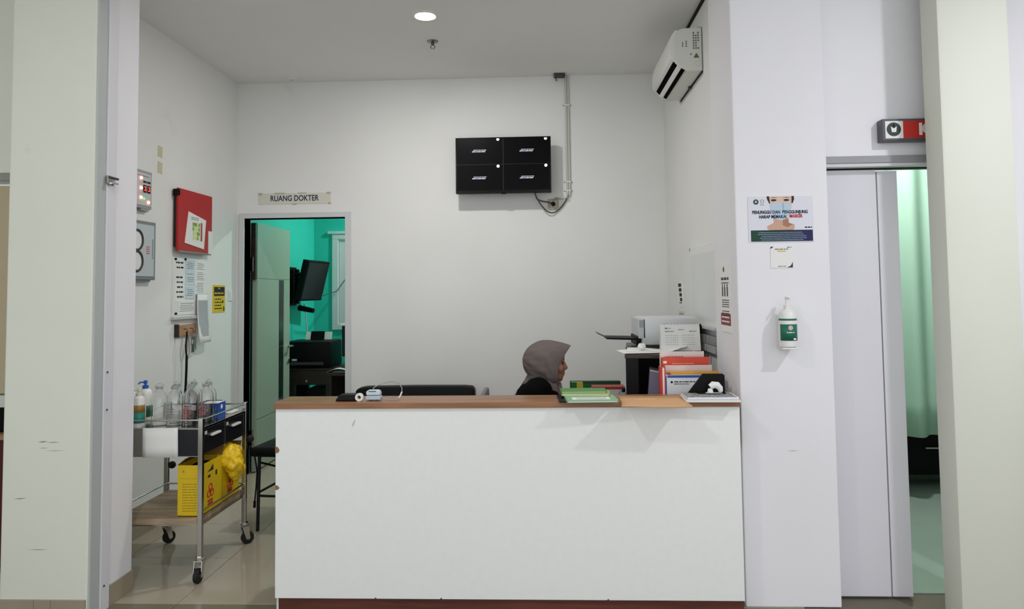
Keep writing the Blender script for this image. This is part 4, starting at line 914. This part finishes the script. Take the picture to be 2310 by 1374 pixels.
# ------------------------------------------------------------------ trolley
T0, T1, TY0, TY1 = -2.30, -1.82, 3.765, 4.32
tl = thing('instrument_trolley', 'stainless steel two tier trolley with black drawers by left wall', 'trolley', (0, 0, 0))
zt, zs, ztop = at(460, 965, Y=TY0).z, at(455, 1187, Y=TY0).z, at(452, 943, Y=TY0).z
zdb = at(452, 1030, Y=TY0).z
ztop2 = at(545, 911, Y=TY1).z
legs = []
for x in (T0, T1):
    for y in (TY0, TY1):
        lg_ = B(x-.0125, x+.0125, y-.0125, y+.0125, .125, ztop).build('post', STEEL, tl, .003)
        dr = -1 if y == TY0 else 1
        sw = {(T1, TY0): (.0, -1), (T1, TY1): (.5, .4), (T0, TY1): (.3, .5), (T0, TY0): (-.4, .6)}[(x, y)]
        an = math.atan2(sw[1], sw[0]); c_ = Vector((x, y, 0)); ax = Vector((-math.sin(an), math.cos(an), 0)); dv = Vector((math.cos(an), math.sin(an), 0))
        cs = thing('caster', '', '', (x, y, 0)); del cs['category']; del cs['label']; bpy.data.objects.remove(cs)
        wc = Vector((x, y, .037))+dv*.02
        m = MB(); m.lathe([(.024, .128), (.024, .122), (.02, .108)], 16, (x, y, 0))
        for s_ in (-1, 1):
            o_ = ax*(s_*.019); q = [Vector((x, y, .112))+o_-dv*.018, Vector((x, y, .112))+o_+dv*.022, wc+o_+dv*.012-Vector((0, 0, .004)), wc+o_-dv*.012-Vector((0, 0, .004))]
            m.add(q+[k_+ax*(s_*.003) for k_ in q], [(0, 1, 2, 3), (7, 6, 5, 4), (0, 4, 5, 1), (1, 5, 6, 2), (2, 6, 7, 3), (3, 7, 4, 0)])
        m.add([Vector((x, y, .106))+ax*.022-dv*.018, Vector((x, y, .106))+ax*.022+dv*.022, Vector((x, y, .106))-ax*.022+dv*.022, Vector((x, y, .106))-ax*.022-dv*.018, Vector((x, y, .112))+ax*.022-dv*.018, Vector((x, y, .112))+ax*.022+dv*.022, Vector((x, y, .112))-ax*.022+dv*.022, Vector((x, y, .112))-ax*.022-dv*.018], [(0, 1, 2, 3), (7, 6, 5, 4), (0, 4, 5, 1), (1, 5, 6, 2), (2, 6, 7, 3), (3, 7, 4, 0)])
        cf = m.build('caster_fork', CHROME, lg_)
        m = MB(); m.cyl(wc-ax*.013, wc+ax*.013, .037, n=24); m.build('caster_wheel', RUBBER, lg_, .004)
        MB().cyl(wc-ax*.021, wc+ax*.021, .011).build('caster_hub', STEEL, lg_)
for x, y, z in ((T1, TY1, .625), (T0, TY1, .47)):
    MB().cyl((x+.0125, y, z), (x+.022, y, z), .01, n=12).sphere((x+.034, y, z), .022, 12).build('bumper', RUBBER, tl)
# upper box with drawers
bxm = MB(); bxm.box(T0+.012, T1-.012, TY0-.008, TY0-.002, zdb, zt-.004); bxm.box(T0+.012, T1-.012, TY1-.004, TY1+.002, zdb, zt-.004); bxm.box(T0-.004, T0+.002, TY0+.012, TY1-.012, zdb, zt-.004)
bxm.build('side_panels', STEELB, tl)
B(T0-.006, T1+.006, TY0-.010, TY1+.004, zt-.004, zt).build('tray', STEEL, tl, .001)
B(T0, T1-.03, TY0, TY1, zdb, zdb+.003).build('box_bottom', STEELB, tl)
ym_ = (TY0+TY1)/2
BLKD = mat('black_drawer', '121318', .25)
for y0, y1 in ((TY0+.02, ym_-.004), (ym_+.004, TY1-.02)):
    d_ = B(T1-.015, T1+.004, y0, y1, zdb+.006, zt-.012).build('drawer', BLKD, tl, .002)
    zc = (zdb+zt)/2+.02
    B(T1+.004, T1+.02, (y0+y1)/2-.05, (y0+y1)/2+.05, zc-.006, zc+.006).build('handle', WPLAS, d_, .002)
    B(T1+.004, T1+.006, y0+.01, y0+.035, zc+.012, zc+.03).build('tag', LGREY, d_)
    B(T1-.015, T1+.008, y0-.006, y0, zdb, zt-.006).build('drawer_runner', STEEL, tl)
# rails
rz = ztop-.012
for nm, q in (('rail', ((T0, TY0), (T1, TY0))), ('rail', ((T1, TY0), (T1, TY1))), ('rail', ((T1, TY1), (T0, TY1))), ('rail', ((T0, TY1), (T0, TY0)))):
    MB().cyl((*q[0], rz), (*q[1], rz), .005).build(nm, STEEL, tl)
    MB().cyl((*q[0], zs+.075), (*q[1], zs+.075), .005).build(nm, STEEL, tl) if nm == 'rail' and q[0][1] != TY0 or q[1][1] != TY0 else None
# lower shelf
B(T0-.004, T1+.004, TY0-.004, TY1+.004, zs, zs+.006).build('lower_shelf', STEEL, tl, .001)
B(T0+.014, T1-.016, TY0-.004, TY1-.0, zs+.006, zs+.038).build('shelf_board', PALEW, tl, .002)
ZLS = zs+.038
# sheets hanging on the trolley's near side
xa, xb = at(325, 1000, Y=TY0).x, at(404, 1000, Y=TY0).x
m = MB(); y_ = TY0-.012
P = [[(xa+(xb-xa)*u, y_-.004*math.sin(u*PI*1.5)*v-.002, zt+.002+(zdb-zt-.004)*v) for u in [i/8 for i in range(9)]] for v in (0, .33, .66, 1)]
o = MB().grid(P).build('paper_sheet', PAPER); o.modifiers.new('thickness', 'SOLIDIFY').thickness = .0008
tag(o, 'blank white sheet hanging on the near side of the trolley', 'paper')
xc = at(445, 1000, Y=TY0).x
o = B(xb-.006, T1-.014, TY0-.0105, TY0-.0085, zdb+.004, zt-.008).build('black_film', BLKD, None, .0005); tag(o, 'black glossy sheet on the near side of the trolley', 'film')
# ---- bottles on the tray
def clear_bottle(loc, rz, label, h=.212, r=.0405):
    t = thing('clear_bottle', label, 'bottle', loc, rz, 'clear bottles on the trolley')
    out = [(r*.86, 0), (r, .006), (r, .03), (r*.94, .036), (r, .042), (r, h*.66), (r*.97, h*.73), (r*.78, h*.82), (r*.46, h*.885), (r*.38, h*.91), (r*.38, h*.95)]
    inn = [(x-.0014, z+(.0014 if i < 2 else 0)) for i, (x, z) in enumerate(out)][::-1]
    n = 24; v = []; f = []
    P = out+inn
    for rr_, z in P: v += [(rr_*math.cos(2*PI*k/n), rr_*math.sin(2*PI*k/n), z) for k in range(n)]
    for i in range(len(P)-1): f += [(i*n+k, i*n+(k+1) % n, (i+1)*n+(k+1) % n, (i+1)*n+k) for k in range(n)]
    f.append(tuple(range(n-1, -1, -1))); b_ = (len(P)-1)*n; f.append(tuple(range(b_, b_+n)))
    MB().add(v, f).build('bottle', GLASS, t)
    MB().lathe([(r*.44, h*.93), (r*.46, h*.94), (r*.46, h*.99), (r*.40, h)], 18).build('cap', mat('translucent_cap', 'C4C8C9', .3, trans=.6), t)
    MB().tube([(-r*.42, 0, h*.965), (-r*.55, 0, h*1.03), (0, 0, h*1.075), (r*.55, 0, h*1.03), (r*.42, 0, h*.965)], .0022, 6).build('hanger', mat('clear_hanger', 'D0D6D8', .15, trans=.5), t)
    return t
ft = zt
ROWS = [('front', 3.82, ((-2.08, 'left'), (-1.995, 'middle'), (-1.91, 'right'))), ('second', 3.908, ((-2.03, 'left'), (-1.945, 'middle'), (-1.866, 'right'))), ('rear', 3.993, ((-1.975, 'left'), (-1.89, 'right')))]
i = 0
for rown, y, xs_ in ROWS:
    for x, side in xs_:
        i += 1
        b_ = clear_bottle((x, y, zt), i*.7, '%s clear empty bottle of the %s row on the trolley' % (side, rown))
        if i in (2, 3, 5, 6):
            m = MB(); rr = random.Random(i); [dashes(m, -.022, .02, .05+.014*k, .006, -.0424, rnd=rr) for k in range(4)]; m.build('printed_text', mat('faded_red_print', 'B0545A', .6) if i > 2 else INKG, b_, rotz=-i*.7)
def pump_bottle(px, y, label, lab, top, h=.17):
    p = at(px, 960, Y=y); t = thing('pump_bottle', label, 'bottle', (p.x, y, zt), group=None)
    MB().lathe([(.034, 0), (.036, .004), (.036, h*.78), (.03, h*.9), (.014, h*.96)], 24).build('bottle', WPLAS, t)
    wrap(.0365, .02, h*.45, -1.3, 1.5, TEALP if lab else mat('dark_green_label', '14513A', .5), 'label', t)
    if lab: wrap(.0365, h*.45, h*.68, -1.3, 1.5, mat('ochre_label', '9B7538', .5), 'label_band', t)
    MB().lathe([(.016, h*.95), (.016, h*1.05), (.006, h*1.06), (.006, h*1.12)], 16).build('pump_collar', top, t)
    m = MB(); m.lathe([(.010, h*1.1), (.011, h*1.16), (.008, h*1.2)], 14); m.tube([(0, 0, h*1.15), (-.02, -.022, h*1.15), (-.026, -.028, h*1.10)], .0045); m.build('pump_head', top, t)
    return t
pump_bottle(312, TY0+.05, 'white pump bottle with brown and teal label on the trolley', True, mat('cream_pump', 'D9D3C4', .4))
pump_bottle(292, TY0+.13, 'white pump bottle with green label at the trolley far left', False, MATS['cream_pump'], .185)
pump_bottle(327, TY0+.24, 'bottle with a bright blue pump behind the clear bottles', False, mat('blue_pump', '1F5FB4', .4), .185)
# blue and white box, dark box on tray
p = at(488, 945, Y=4.08); bb = thing('blue_white_box', 'blue and white medicine carton on the right end of the trolley', 'carton', (p.x-.01, 4.09, zt))
B(-.055, .035, -.05, .05, 0, .085).build('carton', PAPER, bb, .001)
B(.0352, .0362, -.05, .05, .0, .085).build('blue_side', BLUE, bb); B(-.0, .035, -.0512, -.05, .0, .085).build('blue_panel', BLUE, bb)
MB().sphere((.0365, 0, .06), .013, 10, (.1, 1, 1)).build('white_mark', PAPER, bb)
m = MB(); [m.box(.0362, .0366, -.035+.02*i, -.02+.02*i, .02, .028) for i in range(4)]; m.build('printed_text', REDINK, bb)
p = at(485, 915, Y=4.24); db = thing('dark_tray_box', 'small black box on the trolley behind the blue carton', 'box', (p.x-.02, 4.235, zt))
B(-.05, .05, -.04, .04, 0, .06).build('body', BLACK, db, .004); B(-.052, .052, -.042, .042, .06, .07).build('lid', BLACK, db, .004)
cl = thing('cotton_packet', 'flat white packet lying at the far right of the trolley tray', 'packet', (-1.89, 4.24, zt))
B(-.04, .045, -.05, .05, 0, .012).build('packet', PAPER, cl, .005); B(-.03, .03, -.03, .03, .012, .0128).build('label', LGREY, cl)
# ---- sharps boxes
def sharps(loc, w_, d_, h_, label):
    t = thing('sharps_box', label, 'box', loc, group='yellow sharps boxes')
    m = MB(); m.box(0, w_, 0, .004, 0, h_); m.box(0, w_, d_-.004, d_, 0, h_); m.box(0, .004, .004, d_-.004, 0, h_); m.box(w_-.004, w_, .004, d_-.004, 0, h_); m.box(0, w_, 0, d_, 0, .004)
    m.build('carton', YELLOW, t)
    KB = mat('kraft_inside', '8A6A2A', .8)
    m = MB(); m.add([(.004, .004, h_-.03), (w_-.004, .004, h_-.03), (w_-.004, d_-.004, h_-.03), (.004, d_-.004, h_-.03)], [(0, 1, 2, 3)]); m.box(.004, w_-.004, .004, d_-.004, h_-.034, h_-.03); m.build('inner_lid', KB, t)
    m = MB(); M = Matrix.Translation((0, d_, h_)) @ Matrix.Rotation(-.5, 4, 'X'); m.box(0, w_, -.003, 0, 0, .07, M); m.build('flap', KB, t)
    m = MB(); M = Matrix.Translation((0, 0, h_)) @ Matrix.Rotation(.9, 4, 'Y'); m.box(-.003, 0, .0, d_, 0, .05, M); m.build('flap', KB, t)
    # right face print: biohazard mark and lettering
    BR = mat('red_print_on_yellow', 'B5341A', .6); xr = w_+.0008
    m = MB(); c0 = Vector((xr, d_*.42, h_*.40))
    for k in range(3):
        q = PI/2+k*2*PI/3; c1 = c0+Vector((0, math.cos(q)*.022, math.sin(q)*.022)); m.tube([c1+Vector((0, .018*math.cos(u*PI/6), .018*math.sin(u*PI/6))) for u in range(12)], .003, 5, close=True)
    m.tube([c0+Vector((0, .01*math.cos(u*PI/6), .01*math.sin(u*PI/6))) for u in range(12)], .003, 5, close=True); m.build('biohazard_mark', BR, t)
    m = MB(); [m.box(w_, w_+.0008, d_*.42-.03, d_*.42+.03, z, z+.012) for z in (h_*.13, h_*.19)]; m.build('red_lettering', BR, t)
    m = MB(); m.add([(xr, d_*.25, h_*.80), (xr, d_*.55, h_*.80), (xr, d_*.55, h_*.92), (xr, d_*.4, h_*.84)], [(0, 1, 2, 3)]); m.box(w_, w_+.0006, d_*.3, d_*.42, h_*.68, h_*.73); m.box(w_, w_+.0006, d_*.66, d_*.74, h_*.66, h_*.76); m.build('black_mark', INK, t)
    m = MB(); rr = random.Random(12); [dashes(m, w_*.2, w_*.8, h_*.62-.014*i, .005, -.0002, rnd=rr) for i in range(11)]; m.rect(w_*.12, w_*.88, h_*.735, h_*.74, -.0002); m.prism([(w_*.18, h_*.86), (w_*.3, h_*.86), (w_*.24, h_*.91)], -.0008, -.0002); m.build('printed_text', mat('olive_print', 'A78C10', .6), t)
    return t
p = at(400, 1165, Y=TY0+.035)
bh_ = at(400, 1050, Y=TY0+.035).z-ZLS
sharps((p.x, TY0+.035, ZLS), T1-.014-p.x, .25, bh_, 'near yellow sharps box on the lower shelf of the trolley')
sharps((p.x+.02, TY0+.30, ZLS), T1-.018-p.x-.02, .22, bh_*.86, 'far yellow sharps box under the yellow plastic bag')
# yellow bag crumpled over the boxes
def blob(prims, voxel, smooth, name, m_, parent=None, noise=0, ns=9, seed=1):
    mb = MB()
    for f_ in prims: f_(mb)
    me = mb.mesh(name); o = bpy.data.objects.new(name, me); COL.objects.link(o)
    r_ = o.modifiers.new('remesh', 'REMESH'); r_.mode = 'VOXEL'; r_.voxel_size = voxel
    if smooth:
        s_ = o.modifiers.new('smooth', 'SMOOTH'); s_.iterations = smooth; s_.factor = .5
    if noise:
        tx_ = bpy.data.textures.new(name, 'CLOUDS'); tx_.noise_scale = 1.0/ns; d_ = o.modifiers.new('crumple', 'DISPLACE'); d_.texture = tx_; d_.strength = noise; d_.mid_level = .5
    me2 = evaluated(o); o.modifiers.clear(); o.data = me2; me2.materials.clear(); me2.materials.append(m_)
    me2.polygons.foreach_set('use_smooth', [True]*len(me2.polygons))
    if parent: o.parent = parent
    return o
yb = thing('yellow_bag', 'crumpled yellow plastic bag bulging out of the trolley shelf', 'bag', (-1.845, 4.14, ZLS+bh_*.86-.01))
pc = at(520, 1040, X=-1.79)
blob([lambda m: m.sphere((.0, .0, .02), .07, 14, (1.1, 1.5, 1)), lambda m: m.sphere((.05, -.02, -.01), .06, 14, (.8, 1.1, 1.3)), lambda m: m.sphere((.045, .03, -.06), .05, 14, (.8, 1.0, 1.2)), lambda m: m.sphere((-.05, -.03, .02), .05, 14, (1.2, 1.3, .8)), lambda m: m.sphere((.05, .0, -.10), .035, 14, (.7, .9, .8))], .009, 2, 'bag', YELP, yb, noise=.045, ns=26)
# plain cord of unknown use hanging from the trolley's far post
hc = thing('hanging_cord', 'thin black cord hanging from the far post of the trolley', 'cord', (0, 0, 0))
MB().tube([(T1+.03, TY1+.012, .575), (T1+.05, TY1+.03, .52), (T1+.062, TY1+.04, .42), (T1+.056, TY1+.04, .32), (T1+.05, TY1+.035, .24)], .005).build('cord', BLACK, hc)
MB().cyl((T1+.05, TY1+.035, .245), (T1+.049, TY1+.034, .205), .008).build('end_plug', BLACK, hc)

# ------------------------------------------------------------------ doctor's room furniture
tvd = thing('mounted_monitor', 'black monitor on a tilting bracket in the doctor room', 'monitor', (DX0, 7.38, 1.57))
M = Matrix.Translation((.22, 0, .06)) @ Matrix.Rotation(-.10, 4, 'Z') @ Matrix.Rotation(.24, 4, 'Y')
B_ = MB().box(-.035, .03, -.27, .27, -.21, .21, M); B_.build('case', BLACK, tvd, .008)
MB().box(.03, .034, -.25, .25, -.19, .19, M).build('screen', mat('dull_screen', '1C1E20', .3), tvd)
MB().box(-.075, -.035, -.16, .16, -.14, .13, M).build('rear_housing', BLACK, tvd, .02)
m = MB(); m.box(0, .015, -.1, .1, -.2, .2); m.box(.015, .05, -.09, -.06, -.18, .18); m.box(.015, .05, .06, .09, -.18, .18); m.tube([(.03, 0, .12), (.1, 0, .13), (.17, .0, .1)], .02); m.tube([(.03, 0, -.12), (.1, 0, -.08), (.18, 0, .0)], .02); m.build('bracket', BLACK, tvd, .002)
MB().cyl((.12, -.12, -.22), (.28, -.16, -.25), .03, .024).build('speaker_bar', BLACK, tvd)
MB().tube([(.13, 0, -.18), (.14, .02, -.3), (.16, .03, -.53)], .006).build('cable', LGREY, tvd)
MB().tube([(.3, .1, -.1), (.36, .4, -.05), (.46, .68, .2), (.47, .69, .35)], .005).build('cable', DGREY, tvd)
# cabinet
dc = thing('printer_cabinet', 'dark wooden printer stand in the doctor room', 'cabinet', (-2.35, 7.25, 0))
B(-.25, .30, -.25, .25, .60, .74).build('apron', DARKW, dc, .003)
B(-.26, .31, -.26, .26, .74, .76).build('top', DARKW, dc, .003)
for x in (-.24, .2):
    for y in (-.24, .18): B(x, x+.07 if x > 0 else x+.13, y, y+.05, 0, .60).build('leg', DARKW, dc, .002)
B(-.2, .26, -.2, .2, .18, .2).build('lower_shelf', DARKW, dc)
MB().cyl((.02, -.25, .64), (.02, -.27, .64), .012).build('knob', STEELB, dc)
cp = thing('computer_tower', 'black computer tower with a small white power light', 'computer', (-2.27, 7.2, .2))
B(-.07, .08, -.18, .18, 0, .36).build('case', BLACK, cp, .005)
MB().sphere((.0, -.182, .24), .012, 10).build('power_light', mat('white_led', 'E8E0FF', .4, emit=8), cp)
dp = thing('black_printer', 'black inkjet printer with white paper on the dark stand', 'printer', (-2.35, 7.25, .76))
B(-.23, .24, -.2, .2, 0, .26).build('body', BLACK, dp, .02)
m = MB(); M = Matrix.Translation((0, .12, .25)) @ Matrix.Rotation(-.35, 4, 'X'); m.box(-.12, .15, -.004, .004, 0, .09, M); m.build('paper_stack', PAPER, dp)
m = MB(); M = Matrix.Translation((0, .06, .25)) @ Matrix.Rotation(-.35, 4, 'X'); m.box(-.05, .09, -.008, .004, 0, .10, M); m.build('paper_guide', BLACK, dp)
B(-.15, -.1, -.2015, -.2, .07, .09).build('badge', LGREY, dp)
B(-.16, .17, -.22, -.2, .03, .06).build('output_slot', DGREY, dp, .003)
dd = thing('doctor_desk', 'dark desk on the right of the doctor room doorway', 'desk', (-1.55, 7.0, 0))
B(-.5, .6, -.3, .3, .72, .75).build('top', DARKW, dd, .003)
for x in (-.48, .56): B(x, x+.025, -.28, .28, 0, .72).build('side_panel', DARKW, dd)
B(-.455, .56, .25, .27, .3, .72).build('modesty_panel', DARKW, dd)
dm = thing('desk_monitor', 'black computer monitor on the doctor desk', 'monitor', (-1.78, 7.05, .75))
B(-.22, .24, 0, .04, .12, .42).build('case', BLACK, dm, .006); B(-.21, .23, -.002, 0, .13, .41).build('screen', mat('off_screen', '0A0B0C', .2), dm)
MB().cyl((0, .02, .01), (0, .02, .14), .02).build('stand', BLACK, dm); MB().lathe([(.09, 0), (.09, .008), (.02, .014)], 20).build('foot', BLACK, dm)
p = at(765, 830, Y=6.85)
pp_ = thing('desk_papers', 'white crumpled papers on the edge of the doctor desk', 'papers', (p.x+.06, 6.83, .75))
P = [[(-.14+.28*u, -.1+.2*v, .002+.02*math.sin(u*7)*v+.03*(1-v)*math.sin(u*4)) for u in [i/8 for i in range(9)]] for v in (0, .33, .66, 1)]
o = MB().grid([[(x, y, abs(z)+.002) for x, y, z in r_] for r_ in P]).build('sheet', PAPER, pp_); o.modifiers.new('thickness', 'SOLIDIFY').thickness = .002
B(-.1, .12, -.06, .08, 0, .002).build('sheet', PAPER, pp_)

# ------------------------------------------------------------------ ward: curtain and couch
cz_ = at(2085, 985, Y=5.2).z
ct = thing('ward_curtain', 'mint green privacy curtain hanging in the ward', 'curtain', (0, 0, 0))
xa, xb = 2.0, 3.9; N = 160
P = [[(xa+(xb-xa)*j/N, 5.2+.05*math.sin(j*.33+.35*math.sin(j*.05))*(.6+.4*v)+.02*math.sin(j*.11+1), 2.75+(cz_-2.75)*v) for j in range(N+1)] for v in [i/10 for i in range(11)]]
o = MB().grid(P).build('cloth', CURT, ct, angle=3); o.modifiers.new('thickness', 'SOLIDIFY').thickness = .002
MB().cyl((xa-.1, 5.2, 2.78), (xb+.1, 5.2, 2.78), .012).build('rail', STEEL, ct)
for k in range(9): MB().cyl((xa+.1+k*.21, 5.2, 2.79), (xa+.1+k*.21, 5.2, 3.0), .004).build('hanger_rod', STEEL, ct) if k % 4 == 0 else None
ec = thing('ward_couch', 'couch with its under-bed shade painted black behind the mint curtain', 'couch', (3.0, 5.85, 0))
B(-.95, .95, -.33, .33, .1, .5).build('base', BLACK, ec, .005)  # black block stands in for the shade under the bed
B(-.97, .97, -.35, .35, .5, .62).build('mattress', BLACKF, ec, .03)
for z in (.3, .42): MB().cyl((-.2, -.345, z), (.9, -.345, z), .009).build('side_rail', STEEL, ec)
for x in (-.85, .85):
    for y in (-.28, .28): MB().cyl((x, y, 0), (x, y, .1), .03).build('foot', BLACK, ec)

for o in bpy.data.objects:
    if o.name.split('.')[0] in ('printed_text', 'footer_text'): o['kind'] = 'stuff'

# ------------------------------------------------------------------ the person behind the counter
PX, PY = 0.0, 4.15
ox_ = at(1226, 780, Y=PY).x
pe = thing('person', 'seated person in grey brown headscarf and black jacket looking down', 'person', (ox_, PY, 0))
def hand(m, wx, wy, wz, s):
    m.caps((wx, wy, wz), (wx+.05, wy-.004*s, wz+.0), .024, .026)
    m.sphere((wx+.06, wy, wz), .034, 12, (1.2, 1.05, .5))
    for k, L in enumerate((.055, .065, .06, .045)):
        y0 = wy+s*(-.027+.018*k); b0 = (wx+.085, y0, wz+.004); b1 = (wx+.085+L*.5, y0, wz+.006); b2 = (wx+.085+L, y0, wz-.014)
        m.caps(b0, b1, .0085, .008, 8); m.caps(b1, b2, .008, .007, 8)
    m.caps((wx+.035, wy-s*.025, wz), (wx+.065, wy-s*.05, wz-.006), .011, .009, 8); m.caps((wx+.065, wy-s*.05, wz-.006), (wx+.092, wy-s*.05, wz-.010), .009, .008, 8)
def body(m):
    # head, tilted forward, facing +x
    m.sphere((.012, 0, 1.105), .092, 18, (1.02, .82, 1)); m.sphere((.052, 0, 1.06), .07, 16, (1, .86, 1.1))
    m.sphere((.066, 0, 1.015), .046, 14, (1, 1.0, .9)); m.sphere((.09, 0, .995), .019, 12, (1, 1.2, 1)); m.sphere((.085, 0, 1.12), .045, 12, (.8, 1.2, 1))
    m.caps((.116, 0, 1.088), (.127, 0, 1.055), .008, .0115, 10); m.sphere((.121, .011, 1.052), .0085, 8); m.sphere((.121, -.011, 1.052), .0085, 8)
    m.sphere((.110, 0, 1.026), .013, 10, (.9, 1.5, .5)); m.sphere((.106, 0, 1.014), .013, 10, (.9, 1.4, .55))
    for s in (-1, 1): m.sphere((.088, s*.036, 1.055), .026, 10); m.sphere((.105, s*.03, 1.10), .014, 8, (.8, 1.5, .6)); m.sphere((.01, s*.078, 1.07), .02, 8, (.8, .4, 1.4))
    m.caps((.01, 0, 1.03), (-.03, 0, .93), .05, .055)
    m.caps((-.035, 0, .86), (-.06, 0, .55), .105, .11); m.sphere((-.03, 0, .84), .11, 14, (1, 1.4, 1)); m.sphere((-.06, 0, .53), .125, 14, (1, 1.3, .8))
    for s in (-1, 1):
        m.caps((-.045, s*.155, .905), (.03, s*.21, .69), .05, .042); m.caps((.03, s*.21, .69), (.255, s*.15, .785), .04, .028); hand(m, .26, s*.15, .785, -s)
        m.caps((-.05, s*.085, .525), (.36, s*.10, .51), .08, .06); m.caps((.36, s*.10, .51), (.34, s*.10, .09), .055, .038); m.caps((.33, s*.10, .045), (.47, s*.11, .035), .04, .03)
blob([body], .006, 2, 'body', SKIN, pe)
for s in (-1, 1):
    MB().sphere((.1075, s*.03, 1.083), .011, 10, (.7, 1.2, .5)).build('eye', mat('dark_eye', '140E0C', .3), pe)
    MB().tube([(.106, s*.045, 1.101), (.115, s*.03, 1.106), (.117, s*.015, 1.103)], .003, 6).build('eyebrow', mat('dark_brow', '2A1C16', .8), pe)
def jacket(m):
    m.caps((-.045, 0, .87), (-.06, 0, .52), .125, .13); m.sphere((-.04, 0, .85), .13, 14, (1, 1.35, 1)); m.sphere((.02, 0, .82), .085, 14, (1, 1.5, 1.1)); m.sphere((-.06, 0, .54), .135, 14, (1, 1.3, .9))
    for s in (-1, 1):
        m.sphere((-.055, s*.14, .91), .086, 14); m.sphere((-.035, s*.115, .935), .083, 14); m.caps((-.05, s*.16, .905), (.03, s*.215, .69), .068, .055); m.caps((.03, s*.215, .69), (.25, s*.15, .785), .052, .037); m.caps((-.04, s*.05, .955), (-.05, s*.14, .925), .05, .06)
    m.sphere((.04, -.06, .885), .055, 12); m.caps((.02, -.12, .87), (.085, -.10, .83), .06, .05)
blob([jacket], .009, 3, 'jacket', BLACKC, pe, noise=.008, ns=14)
def skirt_(m):
    for s in (-1, 1): m.caps((-.06, s*.08, .525), (.37, s*.10, .51), .10, .08); m.caps((.37, s*.10, .51), (.345, s*.10, .12), .078, .075)
    m.caps((-.02, 0, .53), (.36, 0, .52), .095, .08); m.caps((.36, 0, .52), (.345, 0, .13), .07, .07)
blob([skirt_], .012, 3, 'skirt', mat('black_skirt', '0E0E12', .9), pe)
for s in (-1, 1):
    blob([lambda m: (m.caps((.32, s*.10, .045), (.48, s*.115, .035), .043, .035), m.sphere((.31, s*.10, .05), .045, 10))], .008, 2, 'shoe', mat('black_shoe', '0A0A0A', .4), pe)
# headscarf: hood from back pole to the face opening, then the drape
def V3(*a): return Vector(a)
def hood():
    nphi, ns = 72, 34; P = []
    for i in range(ns+1):
        s = i/ns; row = []
        for k in range(nphi):
            f = 2*PI*k/nphi; c, sn = math.cos(f), math.sin(f)
            E = V3(.082+.074*max(0, c)**1.15-.004*max(0, -c), .078*sn*(1-.25*c), 1.072+.110*c)
            M_ = V3(.012+.012*c, .107*sn, 1.085+(.128 if c > 0 else .118)*c)
            C_ = V3(.005, 0, 1.09); Pl = V3(-.122, 0, 1.105)
            if s < .5:
                a_ = s*PI; p_ = C_+(Pl-C_)*math.cos(a_)+(M_-C_)*math.sin(a_)
            else:
                b_ = (s-.5)*2; e_ = b_*b_*(3-2*b_)*.35+b_*.65
                p_ = M_.lerp(E, e_); p_ += (M_-C_).normalized()*(.010*math.sin(PI*b_)*(1 if c < .7 else .6))
            # folds sweep from the crown towards the chin
            amp = .0042*math.sin(PI*min(1, s*1.15))*(0.35+.65*(1-c)/2)
            d_ = (p_-C_).normalized()
            p_ += d_*(amp*math.sin(9*f+14*s)+.4*amp*math.sin(17*f-9*s+1))
            row.append(p_)
        P.append(row)
    return P
def drape():
    P = []; nphi = 72
    rings = [(.005, .078, .080, 1.045), (.0, .086, .080, 1.01), (-.006, .096, .082, .985), (-.014, .108, .085, .965), (-.024, .122, .088, .94), (-.032, .134, .09, .915), (-.038, .145, .09, .885), (-.042, .15, .09, .86)]
    for i, (cx_, rx, ry, z) in enumerate(rings):
        row = []
        for k in range(nphi):
            f = 2*PI*k/nphi; fo = .004*i/4*math.sin(11*f+i*.8)+.003*math.sin(7*f-i)
            row.append(V3(cx_+(rx+fo)*math.cos(f), (ry+fo)*math.sin(f), z+.02*math.cos(f)*(-1 if i < 3 else .4)))
        P.append(row)
    return P
hm = MB(); hm.grid(hood(), True); hm.grid(drape(), True)
hj = hm.build('headscarf', HIJAB, pe, angle=3); md = hj.modifiers.new('thickness', 'SOLIDIFY'); md.thickness = .003; md.offset = -1
# her chair
oc = thing('office_chair', 'grey office chair under the seated person', 'chair', (ox_-.05, PY, 0))
CH = mat('grey_chair_fabric', '6E7072', .8)
B(-.2, .24, -.23, .23, .37, .43).build('seat', CH, oc, .025)
zc_ = at(1130, 878, Y=PY).z
m = MB(); m.box(-.245, -.215, -.2, .2, .52, zc_, Matrix.Translation((-.02, 0, 0)) @ Matrix.Rotation(-.05, 4, 'Y')); m.build('backrest', CH, oc, .014)
MB().tube([(-.18, 0, .38), (-.25, 0, .42), (-.262, 0, .6)], .018).build('back_support', BLACK, oc)
MB().cyl((0, 0, .09), (0, 0, .37), .025).build('gas_column', STEEL, oc)
for k in range(5):
    q = k*2*PI/5+.3; d_ = V3(math.cos(q), math.sin(q), 0)
    MB().tube([V3(0, 0, .1), d_*.15+V3(0, 0, .09), d_*.28+V3(0, 0, .07)], [.025, .02, .015]).build('base_arm', BLACK, oc)
    ax = V3(-d_.y, d_.x, 0); c_ = d_*.28+V3(0, 0, .028); MB().cyl(c_-ax*.02, c_+ax*.02, .028).build('caster', RUBBER, oc)
